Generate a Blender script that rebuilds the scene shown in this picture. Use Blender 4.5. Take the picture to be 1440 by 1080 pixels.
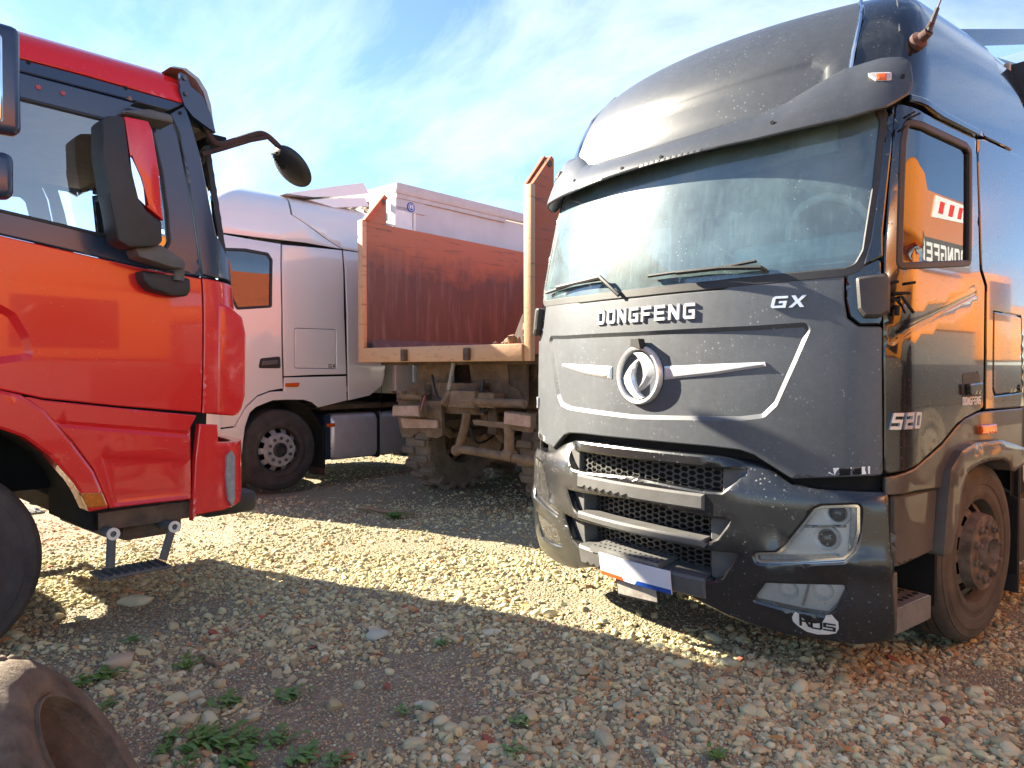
import bpy, bmesh, math, random
import numpy as np
from mathutils import Vector, Matrix, noise
from mathutils.geometry import delaunay_2d_cdt

R = math.radians
random.seed(7)
scene = bpy.context.scene
for o in list(bpy.data.objects): bpy.data.objects.remove(o, do_unlink=True)
COL = scene.collection

# ------------------------------------------------------------------ camera, sky, sun, exposure
camd = bpy.data.cameras.new('camera'); cam = bpy.data.objects.new('camera', camd); COL.objects.link(cam)
cam.location = (0, 0, 1.5)
cam.rotation_euler = (R(90) - math.atan((540 - 518) / 1040.0), 0, 0)
camd.sensor_width = 36.0; camd.lens = 36.0 * 1040.0 / 1440.0
camd.clip_start = .05; camd.clip_end = 4000
scene.camera = cam

SUN_AZ = (-.889, .458)            # where the sun stands, seen from above
SUN_EL = R(29)
wd = bpy.data.worlds.new('World'); scene.world = wd; wd.use_nodes = True
nt = wd.node_tree; nt.nodes.clear()
def wn(t, **k):
    n = nt.nodes.new(t)
    for a, b in k.items(): setattr(n, a, b)
    return n
out = wn('ShaderNodeOutputWorld'); bg = wn('ShaderNodeBackground'); bg.inputs['Strength'].default_value = .050
sky = wn('ShaderNodeTexSky', sky_type='NISHITA', sun_disc=False)
sky.sun_elevation = SUN_EL; sky.sun_rotation = math.atan2(SUN_AZ[0], SUN_AZ[1])
sky.air_density = .75; sky.dust_density = .05; sky.ozone_density = 3.0
tc = wn('ShaderNodeTexCoord')
mp = wn('ShaderNodeMapping'); mp.inputs['Scale'].default_value = (1.0, 1.25, 1.9); mp.inputs['Rotation'].default_value = (0, R(14), R(30))
nz = wn('ShaderNodeTexNoise'); nz.inputs['Scale'].default_value = 1.5; nz.inputs['Detail'].default_value = 9; nz.inputs['Roughness'].default_value = .62
nz.inputs['Distortion'].default_value = .5
cr = wn('ShaderNodeValToRGB'); cr.color_ramp.elements[0].position = .50; cr.color_ramp.elements[1].position = .88
cr.color_ramp.elements[0].color = (0, 0, 0, 1); cr.color_ramp.elements[1].color = (.75, .75, .75, 1)
mx = wn('ShaderNodeMixRGB'); mx.inputs['Color2'].default_value = (6.2, 6.7, 7.0, 1)
nt.links.new(tc.outputs['Generated'], mp.inputs['Vector']); nt.links.new(mp.outputs['Vector'], nz.inputs['Vector'])
nt.links.new(nz.outputs['Fac'], cr.inputs['Fac']); nt.links.new(cr.outputs['Color'], mx.inputs['Fac'])
nt.links.new(sky.outputs['Color'], mx.inputs['Color1']); nt.links.new(mx.outputs['Color'], bg.inputs['Color'])
nt.links.new(bg.outputs['Background'], out.inputs['Surface'])

sl = bpy.data.lights.new('sun', 'SUN'); sl.energy = 3.9; sl.angle = R(.53); sl.color = (1, .89, .70)
so = bpy.data.objects.new('sun', sl); COL.objects.link(so)
sd = Vector((SUN_AZ[0] * math.cos(SUN_EL), SUN_AZ[1] * math.cos(SUN_EL), math.sin(SUN_EL)))
so.rotation_euler = sd.to_track_quat('Z', 'Y').to_euler(); so.location = sd * 60

scene.render.engine = 'CYCLES'
scene.view_settings.view_transform = 'Standard'; scene.view_settings.look = 'None'
scene.view_settings.exposure = 2.76; scene.view_settings.gamma = 1.0
scene.render.resolution_x = 1024; scene.render.resolution_y = 768
scene.cycles.max_bounces = 7; scene.cycles.transparent_max_bounces = 12
scene.cycles.caustics_reflective = False; scene.cycles.caustics_refractive = False
# ------------------------------------------------------------------ materials
MATS = {}
class NT:
    """small helper to wire shader nodes"""
    def __init__(s, name):
        m = bpy.data.materials.new(name); m.use_nodes = True
        s.m = m; s.t = m.node_tree; s.t.nodes.clear()
        s.out = s.n('ShaderNodeOutputMaterial')
        s.co = s.n('ShaderNodeTexCoord').outputs['Object']
        MATS[name] = m
    def n(s, t, **k):
        x = s.t.nodes.new(t)
        for a, b in k.items():
            if a[0] == '_': x.inputs[a[1:].replace('_', ' ')].default_value = b
            else: setattr(x, a, b)
        return x
    def l(s, a, b): s.t.links.new(a, b)
    def noise(s, scale, detail=4, rough=.55, vec=None, stretch=None):
        x = s.n('ShaderNodeTexNoise', _Scale=scale, _Detail=detail, _Roughness=rough)
        v = vec or s.co
        if stretch:
            mpn = s.n('ShaderNodeMapping'); mpn.inputs['Scale'].default_value = stretch; s.l(v, mpn.inputs['Vector']); v = mpn.outputs['Vector']
        s.l(v, x.inputs['Vector']); return x.outputs['Fac']
    def voro(s, scale, feature='F1', vec=None, out='Distance'):
        x = s.n('ShaderNodeTexVoronoi', _Scale=scale, feature=feature); s.l(vec or s.co, x.inputs['Vector']); return x.outputs[out]
    def ramp(s, fac, a, b, ca=(0, 0, 0, 1), cb=(1, 1, 1, 1)):
        x = s.n('ShaderNodeValToRGB'); e = x.color_ramp.elements
        e[0].position = a; e[1].position = b; e[0].color = ca; e[1].color = cb
        s.l(fac, x.inputs['Fac']); return x.outputs['Color']
    def ramp_n(s, fac, stops, interp='LINEAR'):
        x = s.n('ShaderNodeValToRGB'); e = x.color_ramp.elements; x.color_ramp.interpolation = interp
        while len(e) < len(stops): e.new(.5)
        for k, (p, c) in enumerate(stops): e[k].position = p; e[k].color = (*c, 1)
        s.l(fac, x.inputs['Fac']); return x.outputs['Color']
    def mix(s, fac, a, b, mode='MIX'):
        x = s.n('ShaderNodeMixRGB', blend_type=mode)
        for k, v in (('Fac', fac), ('Color1', a), ('Color2', b)):
            if isinstance(v, (int, float)): x.inputs[k].default_value = v
            elif isinstance(v, tuple): x.inputs[k].default_value = (*v, 1)[:4]
            else: s.l(v, x.inputs[k])
        return x.outputs['Color']
    def math(s, op, a, b=0.0, clamp=False):
        x = s.n('ShaderNodeMath', operation=op, use_clamp=clamp)
        for i, v in enumerate((a, b)):
            if isinstance(v, (int, float)): x.inputs[i].default_value = v
            else: s.l(v, x.inputs[i])
        return x.outputs[0]
    def sep(s):
        x = s.n('ShaderNodeSeparateXYZ'); s.l(s.co, x.inputs[0]); return x.outputs
    def bump(s, h, strength=.3, dist=.01):
        x = s.n('ShaderNodeBump', _Strength=strength, _Distance=dist); s.l(h, x.inputs['Height']); return x.outputs['Normal']
    def pbr(s, base=(.5, .5, .5), rough=.5, metal=0.0, coat=0.0, coat_rough=.03, normal=None, spec=.5, emit=None, trans=0.0, ior=1.5):
        x = s.n('ShaderNodeBsdfPrincipled')
        for k, v in (('Base Color', base), ('Roughness', rough), ('Metallic', metal), ('Coat Weight', coat), ('Coat Roughness', coat_rough),
                     ('Specular IOR Level', spec), ('Transmission Weight', trans), ('IOR', ior)):
            if isinstance(v, (int, float)): x.inputs[k].default_value = v
            elif isinstance(v, tuple): x.inputs[k].default_value = (*v, 1)[:4]
            else: s.l(v, x.inputs[k])
        if normal is not None: s.l(normal, x.inputs['Normal'])
        s.l(x.outputs[0], s.out.inputs['Surface']); s.p = x
        return s
def flat(name, base, rough=.5, metal=0.0, coat=0.0, var=.12, scale=9.0, bump=0.0, spec=.5):
    t = NT(name)
    f = t.noise(scale, 5)
    c = t.mix(t.ramp(f, .3, .75), tuple(k * (1 - var) for k in base), tuple(min(1, k * (1 + var)) for k in base))
    t.pbr(c, rough, metal, coat, spec=spec, normal=t.bump(t.noise(scale * 12, 3), bump, .004) if bump else None)
    return t.m

def dusty_paint(name, base, dust, amount, low=0.0, low_top=1.2, rough=.12, specks=.0, side_dirt=0.0, coat=1.0, coat_rough=.03, peel=.0, even=0.0):
    """glossy paint under a film of road dust: even film, mottled, thicker near the wheels, with splashes and fly specks"""
    t = NT(name)
    x, y, z = t.sep()
    m1 = t.ramp(t.noise(1.7, 6, .6), .3, .8)
    m2 = t.ramp(t.noise(26, 5, .7), .35, .85)
    film = t.math('MULTIPLY', t.math('ADD', t.math('MULTIPLY', m1, .6), t.math('MULTIPLY', m2, .4)), amount * 1.7)
    if even: film = t.math('ADD', t.math('MULTIPLY', film, 1 - even), amount * even * .9)
    run = t.ramp(t.noise(9, 4, .6, stretch=(3.0, 3.0, .18)), .5, .82)
    film = t.math('ADD', film, t.math('MULTIPLY', run, amount * .35 * (1 - even)))
    if low:
        g = t.math('DIVIDE', t.math('SUBTRACT', low_top, z), low_top * .8, True)
        g = t.math('POWER', g, 1.1)
        g = t.math('MULTIPLY', g, t.math('ADD', .55, t.math('MULTIPLY', t.noise(3.1, 5, .6), .9)))
        film = t.math('ADD', film, t.math('MULTIPLY', g, low))
    if specks:
        v = t.voro(34); gate = t.ramp(t.noise(5.5, 3), .42, .62)
        sp = t.math('MULTIPLY', t.math('LESS_THAN', v, .17), gate)
        v2 = t.voro(88); sp2 = t.math('MULTIPLY', t.math('LESS_THAN', v2, .16), t.ramp(t.noise(11, 3), .45, .6))
        film = t.math('MAXIMUM', film, t.math('MULTIPLY', t.math('ADD', sp, sp2), specks))
    film = t.math('MINIMUM', film, .95)
    col = t.mix(film, base, dust)
    rg = t.math('ADD', rough, t.math('MULTIPLY', film, .6), True)
    cw = t.math('MULTIPLY', t.math('SUBTRACT', 1.0, t.math('MULTIPLY', film, 1.1), True), coat)
    nrm = t.bump(t.noise(2.2, 2), peel, .02) if peel else None
    t.pbr(col, rg, 0.0, cw, coat_rough, nrm)
    return t.m

dusty_paint('black_paint', (.005, .0055, .007), (.22, .20, .17), .05, low=.30, low_top=1.45, rough=.14, specks=.4, peel=.02)
dusty_paint('black_front', (.008, .010, .013), (.36, .40, .45), .22, rough=.40, specks=.5, even=.6, coat=.35, coat_rough=.30, peel=.02)
dusty_paint('black_roof', (.010, .012, .015), (.33, .36, .41), .11, rough=.38, specks=.25, even=.6, coat=.4, coat_rough=.26)
dusty_paint('black_bumper', (.006, .007, .009), (.24, .25, .26), .035, low=.03, low_top=.9, rough=.30, specks=.5, coat=.7, coat_rough=.14)
dusty_paint('side_skirt', (.010, .010, .012), (.17, .145, .115), .24, low=.50, low_top=1.9, rough=.30, specks=.2)
dusty_paint('red_paint', (.72, .008, .010), (.42, .28, .22), .035, low=.12, low_top=1.2, rough=.22, specks=.12, coat=.55, peel=.015)
dusty_paint('white_paint', (.81, .755, .72), (.42, .36, .28), .05, low=.14, low_top=1.0, rough=.16)
dusty_paint('sky_tinted_trim', (.018, .030, .065), (.20, .21, .24), .04, rough=.30, coat=.5, coat_rough=.15)  # dark trim with the sky's blue reflection mixed into its base colour
flat('visor_acrylic', (.30, .29, .26), .15, coat=.6, var=.15)
flat('mount_grey', (.045, .04, .038), .5, var=.2, bump=.2)
dusty_paint('orange_crane', (.72, .23, .022), (.45, .33, .2), .05, rough=.25)
dusty_paint('cream_paint', (.74, .70, .58), (.4, .35, .25), .06, rough=.3)
flat('black_plastic', (.022, .022, .024), .55, var=.25, bump=.15)
flat('grey_plastic', (.10, .098, .095), .6, var=.2, bump=.2)
flat('cowl_plastic', (.30, .28, .25), .6, var=.2, bump=.2)
flat('grille_plastic', (.055, .053, .05), .55, var=.3, bump=.15)
flat('dark_cavity', (.006, .006, .006), .9, var=.3)
flat('headlamp_grey', (.30, .31, .32), .12, coat=.8, var=.2, scale=30)
flat('badge_silver', (.70, .71, .73), .34, .55, var=.1, scale=40)
flat('chrome', (.82, .83, .84), .10, 1.0, var=.05)
flat('brushed_step', (.36, .36, .35), .42, .7, var=.2, bump=.2)
flat('tank_metal', (.58, .56, .58), .34, .45, var=.08)
flat('rim_metal', (.46, .46, .48), .42, .35, var=.25, bump=.2)
flat('nut_metal', (.09, .09, .10), .4, .7, var=.25)
flat('dusty_rim', (.16, .125, .095), .85, var=.55, scale=14, bump=.6)
flat('headliner', (.36, .35, .30), .8, var=.1)
flat('dash_cloth', (.42, .50, .47), .75, var=.15)
flat('seat_cloth', (.30, .25, .18), .9, var=.2)
flat('seat_dark', (.05, .055, .065), .9, var=.2)
flat('wheel_cover', (.60, .58, .50), .7, var=.15)
flat('plate_white', (.74, .74, .80), .35, var=.04)
flat('plate_dirty', (.38, .34, .30), .6, var=.35, scale=30)
flat('plate_red', (.72, .10, .02), .4, var=.06)
flat('plate_blue', (.01, .07, .36), .4, var=.06)
flat('sticker_white', (.72, .68, .60), .5, var=.12, scale=20)
flat('letter_black', (.02, .02, .02), .5)
flat('letter_white', (.75, .76, .77), .4)
flat('letter_red', (.65, .04, .03), .4)
flat('reflector_silver', (.88, .88, .87), .25, .12, var=.06)
flat('projector_black', (.012, .014, .016), .06, 0.0, 1.0)
flat('copper_bolt', (.45, .06, .07), .5)
flat('curtain', (.52, .52, .54), .55, var=.08, scale=3)
flat('curtain_mauve', (.30, .22, .30), .6, var=.25, scale=4)
flat('beam_grey', (.50, .48, .47), .5, var=.1)
flat('trailer_white', (.75, .74, .72), .5, var=.08)
flat('wood_stick', (.26, .17, .10), .85, var=.35, scale=30, bump=.5)
flat('pale_wood', (.46, .38, .28), .85, var=.3, scale=30, bump=.5)
flat('brown_rubber', (.07, .035, .028), .9, var=.5, scale=7, bump=.5)

def amber(name, base, emit=None):
    t = NT(name); t.pbr(t.mix(t.ramp(t.voro(60), .0, .5), base, tuple(k * .7 for k in base)), .18, 0, .8); return t.m
amber('amber_lens', (.75, .20, .015)); amber('orange_lens', (.85, .13, .01)); amber('red_lens', (.5, .02, .015)); amber('clear_lens', (.6, .6, .6))

def glass(name, tint, dust, damount, dscale=4, gl_rough=.0, gleam=0.0, ior=1.65):
    """one thin pane: fresnel mirror over tinted see-through, with a film of dust"""
    t = NT(name)
    tr = t.n('ShaderNodeBsdfTransparent'); tr.inputs[0].default_value = (*tint, 1)
    gl = t.n('ShaderNodeBsdfGlossy'); gl.inputs['Roughness'].default_value = gl_rough; gl.inputs[0].default_value = (1, 1, 1, 1)
    df = t.n('ShaderNodeBsdfDiffuse'); df.inputs[0].default_value = (*dust, 1)
    fr = t.n('ShaderNodeFresnel'); fr.inputs[0].default_value = ior
    a = t.n('ShaderNodeMixShader'); t.l(fr.outputs[0], a.inputs[0]); t.l(tr.outputs[0], a.inputs[1]); t.l(gl.outputs[0], a.inputs[2])
    f = t.math('MULTIPLY', t.math('ADD', t.math('ADD', .45, t.math('MULTIPLY', t.ramp(t.noise(dscale, 6, .65), .35, .8), .8)),
                                  t.math('MULTIPLY', t.ramp(t.noise(14, 4, .6, stretch=(3, 3, .2)), .5, .8), .35)), damount)
    v = t.math('MULTIPLY', t.math('LESS_THAN', t.voro(40), .12), t.ramp(t.noise(6, 3), .45, .6))
    f = t.math('MAXIMUM', f, t.math('MULTIPLY', v, .5 if damount > .05 else .0))
    b = t.n('ShaderNodeMixShader'); t.l(f, b.inputs[0]); t.l(a.outputs[0], b.inputs[1]); t.l(df.outputs[0], b.inputs[2])
    last = b
    if gleam:
        g2 = t.n('ShaderNodeBsdfGlossy'); g2.inputs['Roughness'].default_value = .36; g2.inputs[0].default_value = (1, 1, 1, 1)
        last = t.n('ShaderNodeMixShader'); t.l(t.math('MULTIPLY', t.math('ADD', .5, t.noise(5, 5, .6)), gleam), last.inputs[0]); t.l(b.outputs[0], last.inputs[1]); t.l(g2.outputs[0], last.inputs[2])
    t.l(last.outputs[0], t.out.inputs['Surface'])
    return t.m
glass('windscreen_glass', (.74, .90, .90), (.44, .70, .78), .19, gleam=.03, ior=1.8)  # dust film whose blue-green tint also carries the sky's reflection
glass('side_glass', (.20, .24, .27), (.4, .4, .4), .015, ior=1.9)
glass('clear_glass', (.86, .92, .98), (.4, .4, .4), .02, ior=2.4)
glass('lamp_glass', (.93, .93, .92), (.66, .64, .60), .08, 9, .02)

def rubber(name, base, dirt, amt):
    t = NT(name)
    f = t.ramp(t.noise(5, 6, .65), .42 - amt * .35, .78)
    t.pbr(t.mix(t.math('MULTIPLY', f, amt), base, dirt), .82, normal=t.bump(t.noise(70, 4), .35, .004)); return t.m
rubber('tyre_rubber', (.020, .019, .020), (.13, .11, .095), .55)
rubber('dusty_tyre', (.028, .025, .022), (.165, .13, .095), .8)
rubber('muddy_tyre', (.075, .06, .048), (.32, .25, .185), .9)

def mud(name, a, b, rust=(.16, .05, .02)):
    t = NT(name)
    f = t.noise(6, 8, .65)
    c = t.mix(t.ramp(f, .32, .7), a, b)
    c = t.mix(t.math('MULTIPLY', t.ramp(t.noise(17, 5, .6), .56, .72), .5), c, rust)
    t.pbr(c, .88, normal=t.bump(t.math('ADD', t.noise(22, 7, .7), t.math('MULTIPLY', f, 2.0)), .6, .02)); return t.m
mud('dry_mud', (.125, .080, .048), (.27, .18, .112)); mud('dark_mud', (.07, .05, .036), (.18, .125, .085)); mud('tyre_mud', (.075, .056, .042), (.25, .19, .128), (.22, .10, .04))
flat('dusty_lens', (.42, .27, .20), .6, var=.25, scale=14)

def worn_orange(name, paint, rust, dark, share, vertical=True):
    """old orange paint rubbed through to brown rust"""
    t = NT(name); x, y, z = t.sep()
    e = t.noise(1.25, 8, .68, stretch=(1, 1, 1.3)); fine = t.noise(11, 6, .7, stretch=(1, 1, .5))
    # rubbed where loads slide: low on the walls, ragged upper limit
    h = t.math('ADD', t.math('MULTIPLY', t.math('SUBTRACT', z, share), 1.5), t.math('ADD', t.math('MULTIPLY', e, 1.9), t.math('MULTIPLY', fine, .5)))
    keep = t.ramp(t.math('MULTIPLY', h, .5), .46, .74)
    scr = t.ramp(t.noise(7, 5, .7, stretch=(1.0, .25, 3.2)), .56, .66)
    rc = t.mix(t.ramp(t.noise(3.0, 6, .6, stretch=(1, 1.2, .35)), .3, .7), rust, dark)
    rc = t.mix(t.math('MULTIPLY', t.ramp(t.noise(11, 5, .6, stretch=(1, 1, .12)), .52, .75), .45), rc, (.30, .25, .23))
    c = t.mix(t.math('MULTIPLY', keep, t.math('SUBTRACT', 1.0, t.math('MULTIPLY', scr, .75))), rc, paint)
    t.pbr(c, t.math('ADD', .42, t.math('MULTIPLY', e, .4)), normal=t.bump(t.noise(28, 6, .7), .35, .008)); return t.m
worn_orange('bed_inside', (.37, .145, .070), (.15, .082, .058), (.095, .064, .056), 2.82)
worn_orange('bed_outside', (.46, .10, .035), (.16, .05, .03), (.10, .045, .03), 1.2)
worn_orange('bed_edge_sunlit', (.60, .34, .18), (.34, .17, .09), (.20, .09, .05), 1.3)  # paler copy of the bed orange: sunlight on the rear edges put into the colour

def chip(name, cols):
    t = NT(name)
    oi = t.n('ShaderNodeObjectInfo')
    c = t.ramp_n(oi.outputs['Random'], [(k / len(cols), q) for k, q in enumerate(cols)], 'CONSTANT')
    ob = t.noise(16, 5, .65)
    c = t.mix(.45, c, t.mix(ob, (.25, .25, .25), (1.0, 1.0, 1.0)), 'OVERLAY')
    t.pbr(c, .85, normal=t.bump(t.noise(30, 5), .4, .01)); return t.m
STONES = [(0.543, 0.483, 0.264), (0.440, 0.377, 0.208), (0.659, 0.587, 0.325), (0.352, 0.294, 0.157), (0.557, 0.468, 0.238), (0.470, 0.445, 0.268), (0.293, 0.248, 0.137), (0.601, 0.496, 0.253),
          (0.425, 0.354, 0.182), (0.680, 0.640, 0.385), (0.440, 0.257, 0.116), (0.498, 0.430, 0.243), (0.367, 0.324, 0.193), (0.586, 0.520, 0.279)]
chip('gravel_stone', STONES)
chip('large_stone', [(0.487, 0.440, 0.256), (0.409, 0.370, 0.222), (0.545, 0.501, 0.297), (0.428, 0.410, 0.262), (0.507, 0.430, 0.242), (0.369, 0.320, 0.175)])
chip('pale_stone', [(0.551, 0.524, 0.361)]); chip('blue_stone', [(0.424, 0.449, 0.352)]); chip('pink_stone', [(0.445, 0.342, 0.220)])
chip('brick_bit', [(.34, .10, .055), (.40, .14, .07), (.28, .09, .06)])

def ground_mat():
    t = NT('gravel_ground')
    a = t.noise(.55, 6, .6); b = t.noise(9, 6, .7); wob = t.n('ShaderNodeMixRGB', blend_type='ADD'); wob.inputs[0].default_value = .05; nzz = t.n('ShaderNodeTexNoise', _Scale=7.0, _Detail=4.0); t.l(t.co, nzz.inputs['Vector']); t.l(t.co, wob.inputs[1]); t.l(nzz.outputs['Color'], wob.inputs[2]); v = t.n('ShaderNodeTexVoronoi', _Scale=46.0); t.l(wob.outputs[0], v.inputs['Vector'])
    v2 = t.n('ShaderNodeTexVoronoi', _Scale=75.0); t.l(t.co, v2.inputs['Vector'])
    soil = t.mix(t.ramp(b, .3, .7), (.185, .148, .088), (.33, .275, .170))
    hue = t.ramp_n(t.math('FRACT', t.math('MULTIPLY', v.outputs['Color'], 3.7)), [(0, (.46, .41, .29)), (.25, (.36, .31, .22)), (.5, (.54, .48, .34)), (.7, (.40, .38, .31)), (.88, (.34, .22, .14))], 'CONSTANT')
    peb = t.mix(t.math('GREATER_THAN', t.math('ADD', v.outputs['Distance'], t.math('MULTIPLY', b, .35)), .62), hue, soil)
    share = t.ramp(a, .36, .6)
    c = t.mix(t.math('MULTIPLY', share, .85), soil, peb)
    hgt = t.math('ADD', t.math('SUBTRACT', 1.0, v.outputs['Distance']), t.math('MULTIPLY', t.math('SUBTRACT', 1.0, v2.outputs['Distance']), .5))
    t.pbr(c, .92, normal=t.bump(hgt, .9, .016)); return t.m
ground_mat()
def leaf_mat(name, a, b):
    t = NT(name); oi = t.n('ShaderNodeObjectInfo')
    c = t.mix(t.noise(30, 3), a, b)
    t.pbr(c, .5); t.p.inputs['Subsurface Weight'].default_value = 0.0; return t.m
leaf_mat('weed_leaf', (.06, .16, .022), (.14, .26, .05)); leaf_mat('dry_leaf', (.40, .20, .06), (.5, .3, .1))
flat('rusty_bead', (.30, .13, .045), .85, var=.45, scale=9, bump=.5)
flat('foreground_tyre', (.155, .118, .085), .85, var=.55, scale=5, bump=.6)

# ------------------------------------------------------------------ mesh helpers
def link(name, me, parent=None, mat=None, smooth=None):
    if mat: me.materials.append(MATS[mat] if isinstance(mat, str) else mat)
    o = bpy.data.objects.new(name, me); COL.objects.link(o)
    if parent: o.parent = parent
    if smooth is not None: shade(me, smooth)
    return o
def shade(me, angle=35):
    n = len(me.polygons)
    if not n: return
    me.polygons.foreach_set('use_smooth', [True] * n)
    me.set_sharp_from_angle(angle=R(angle))
def tag(o, label=None, cat=None, group=None, kind=None):
    if label: o['label'] = label
    if cat: o['category'] = cat
    if group: o['group'] = group
    if kind: o['kind'] = kind
    return o
def thing(name, pose, label, cat, group=None):
    o = bpy.data.objects.new(name, None); COL.objects.link(o); o.empty_display_size = .3
    if len(pose) == 3 and not hasattr(pose, 'x'): o.location = (pose[0], pose[1], 0); o.rotation_euler = (0, 0, pose[2])
    return tag(o, label, cat, group)

class MB:
    def __init__(s): s.bm = bmesh.new()
    def box(s, c, size, rot=None, bev=0.0, seg=2):
        b = bmesh.new(); bmesh.ops.create_cube(b, size=1.0)
        bmesh.ops.scale(b, vec=size, verts=b.verts)
        if bev: bmesh.ops.bevel(b, geom=list(b.edges), offset=min(bev, min(size) * .45), segments=seg, profile=.5, affect='EDGES')
        M = Matrix.Translation(c)
        if rot: M = M @ Matrix.Rotation(rot[2], 4, 'Z') @ Matrix.Rotation(rot[1], 4, 'Y') @ Matrix.Rotation(rot[0], 4, 'X')
        bmesh.ops.transform(b, matrix=M, verts=b.verts); s.join(b); return s
    def box2(s, a, b, bev=0.0):
        return s.box([(p + q) / 2 for p, q in zip(a, b)], [abs(q - p) for p, q in zip(a, b)], None, bev)
    def join(s, b):
        me = bpy.data.meshes.new('tmp'); b.to_mesh(me); b.free(); s.bm.from_mesh(me); bpy.data.meshes.remove(me)
    def tube(s, pts, r, n=10, cap=True, smooth_pts=0):
        pts = [Vector(p) for p in pts]
        if smooth_pts:
            q = []
            for i in range(len(pts) - 1):
                p0, p1, p2, p3 = pts[max(i - 1, 0)], pts[i], pts[i + 1], pts[min(i + 2, len(pts) - 1)]
                for k in range(smooth_pts):
                    t = k / smooth_pts
                    q.append(.5 * ((2 * p1) + (p2 - p0) * t + (2 * p0 - 5 * p1 + 4 * p2 - p3) * t * t + (3 * p1 - p0 - 3 * p2 + p3) * t ** 3))
            pts = q + [pts[-1]]
        rings = []; up = Vector((0, 0, 1)); prev = None
        for i, p in enumerate(pts):
            d = (pts[min(i + 1, len(pts) - 1)] - pts[max(i - 1, 0)]).normalized()
            if prev is None:
                a = d.orthogonal().normalized() if abs(d.dot(up)) > .95 else d.cross(up).normalized()
            else:
                a = (prev - d * prev.dot(d)).normalized()
            prev = a; b = d.cross(a)
            rr = r[i] if isinstance(r, (list, tuple)) else r
            rings.append([s.bm.verts.new(p + (a * math.cos(2 * math.pi * k / n) + b * math.sin(2 * math.pi * k / n)) * rr) for k in range(n)])
        for A, B in zip(rings, rings[1:]):
            for k in range(n): s.bm.faces.new((A[k], A[(k + 1) % n], B[(k + 1) % n], B[k]))
        if cap: s.bm.faces.new(rings[0][::-1]); s.bm.faces.new(rings[-1])
        return s
    def lathe(s, prof, n=48, axis='X', c=(0, 0, 0), closed=True, cap=False):
        """prof: (along axis, radius)"""
        rings = []
        for a, r in prof:
            ring = []
            for k in range(n):
                t = 2 * math.pi * k / n
                u, w = r * math.cos(t), r * math.sin(t)
                p = {'X': (a, u, w), 'Y': (w, a, u), 'Z': (u, w, a)}[axis]
                ring.append(s.bm.verts.new((p[0] + c[0], p[1] + c[1], p[2] + c[2])))
            rings.append(ring)
        prs = list(zip(rings, rings[1:])) + ([(rings[-1], rings[0])] if closed else [])
        for A, B in prs:
            for k in range(n): s.bm.faces.new((A[k], A[(k + 1) % n], B[(k + 1) % n], B[k]))
        if cap: s.bm.faces.new(rings[0][::-1]); s.bm.faces.new(rings[-1])
        return s
    def prism(s, poly, to3, depth):
        """poly in 2D, to3(u, v, d) -> 3D, extruded from d = 0 to depth"""
        A = [s.bm.verts.new(to3(u, v, 0)) for u, v in poly]; B = [s.bm.verts.new(to3(u, v, depth)) for u, v in poly]
        n = len(poly)
        s.bm.faces.new(A); s.bm.faces.new(B[::-1])
        for i in range(n): s.bm.faces.new((A[i], B[i], B[(i + 1) % n], A[(i + 1) % n]))
        return s
    def done(s, name, mat, parent=None, smooth=35):
        bmesh.ops.recalc_face_normals(s.bm, faces=s.bm.faces)
        me = bpy.data.meshes.new(name); s.bm.to_mesh(me); s.bm.free()
        return link(name, me, parent, mat, smooth)

def rnd(poly, r=.03, n=4):
    """round the corners of a polygon"""
    out = []; L = len(poly)
    for i in range(L):
        p = Vector(poly[i]); a = Vector(poly[i - 1]); b = Vector(poly[(i + 1) % L])
        da, db = (a - p), (b - p)
        if da.length < 1e-6 or db.length < 1e-6: continue
        ang = da.angle(db)
        if ang > R(165): out.append(tuple(p)); continue
        k = min(r / max(math.tan(ang / 2), .2), da.length * .45, db.length * .45)
        s0, s1 = p + da.normalized() * k, p + db.normalized() * k
        for j in range(n + 1):
            t = j / n
            q = s0 * (1 - t) ** 2 + p * 2 * t * (1 - t) + s1 * t * t
            out.append((q.x, q.y))
    return out
def mir(poly): return [(-u, v) for u, v in poly][::-1]
def full(right): return list(right) + [(-u, v) for u, v in right[::-1] if abs(u) > 1e-6]
def area(poly): return .5 * sum(a[0] * b[1] - b[0] * a[1] for a, b in zip(poly, poly[1:] + poly[:1]))
def inset(poly, e):
    s = 1 if area(poly) > 0 else -1
    out = []; L = len(poly)
    for i in range(L):
        a, p, b = Vector(poly[i - 1]), Vector(poly[i]), Vector(poly[(i + 1) % L])
        d1, d2 = (p - a), (b - p)
        if d1.length < 1e-9: d1 = d2
        if d2.length < 1e-9: d2 = d1
        d1 = d1.normalized(); d2 = d2.normalized()
        n1, n2 = Vector((-d1.y, d1.x)) * s, Vector((-d2.y, d2.x)) * s
        m = (n1 + n2)
        m = m.normalized() if m.length > 1e-4 else n1
        k = e / max(m.dot(n1), .5)
        out.append((p.x + m.x * k, p.y + m.y * k))
    return out
def inside(poly, x, y):
    c = False; j = len(poly) - 1
    for i in range(len(poly)):
        (xi, yi), (xj, yj) = poly[i], poly[j]
        if (yi > y) != (yj > y) and x < (xj - xi) * (y - yi) / (yj - yi) + xi: c = not c
        j = i
    return c
def edge_dist(poly, x, y):
    best = 9e9; p = (x, y)
    for (ax, ay), (bx, by) in zip(poly, poly[1:] + poly[:1]):
        dx, dy = bx - ax, by - ay; L = dx * dx + dy * dy
        t = 0 if L == 0 else max(0, min(1, ((x - ax) * dx + (y - ay) * dy) / L))
        d = math.hypot(x - ax - t * dx, y - ay - t * dy)
        if d < best: best = d
    return best
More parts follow.
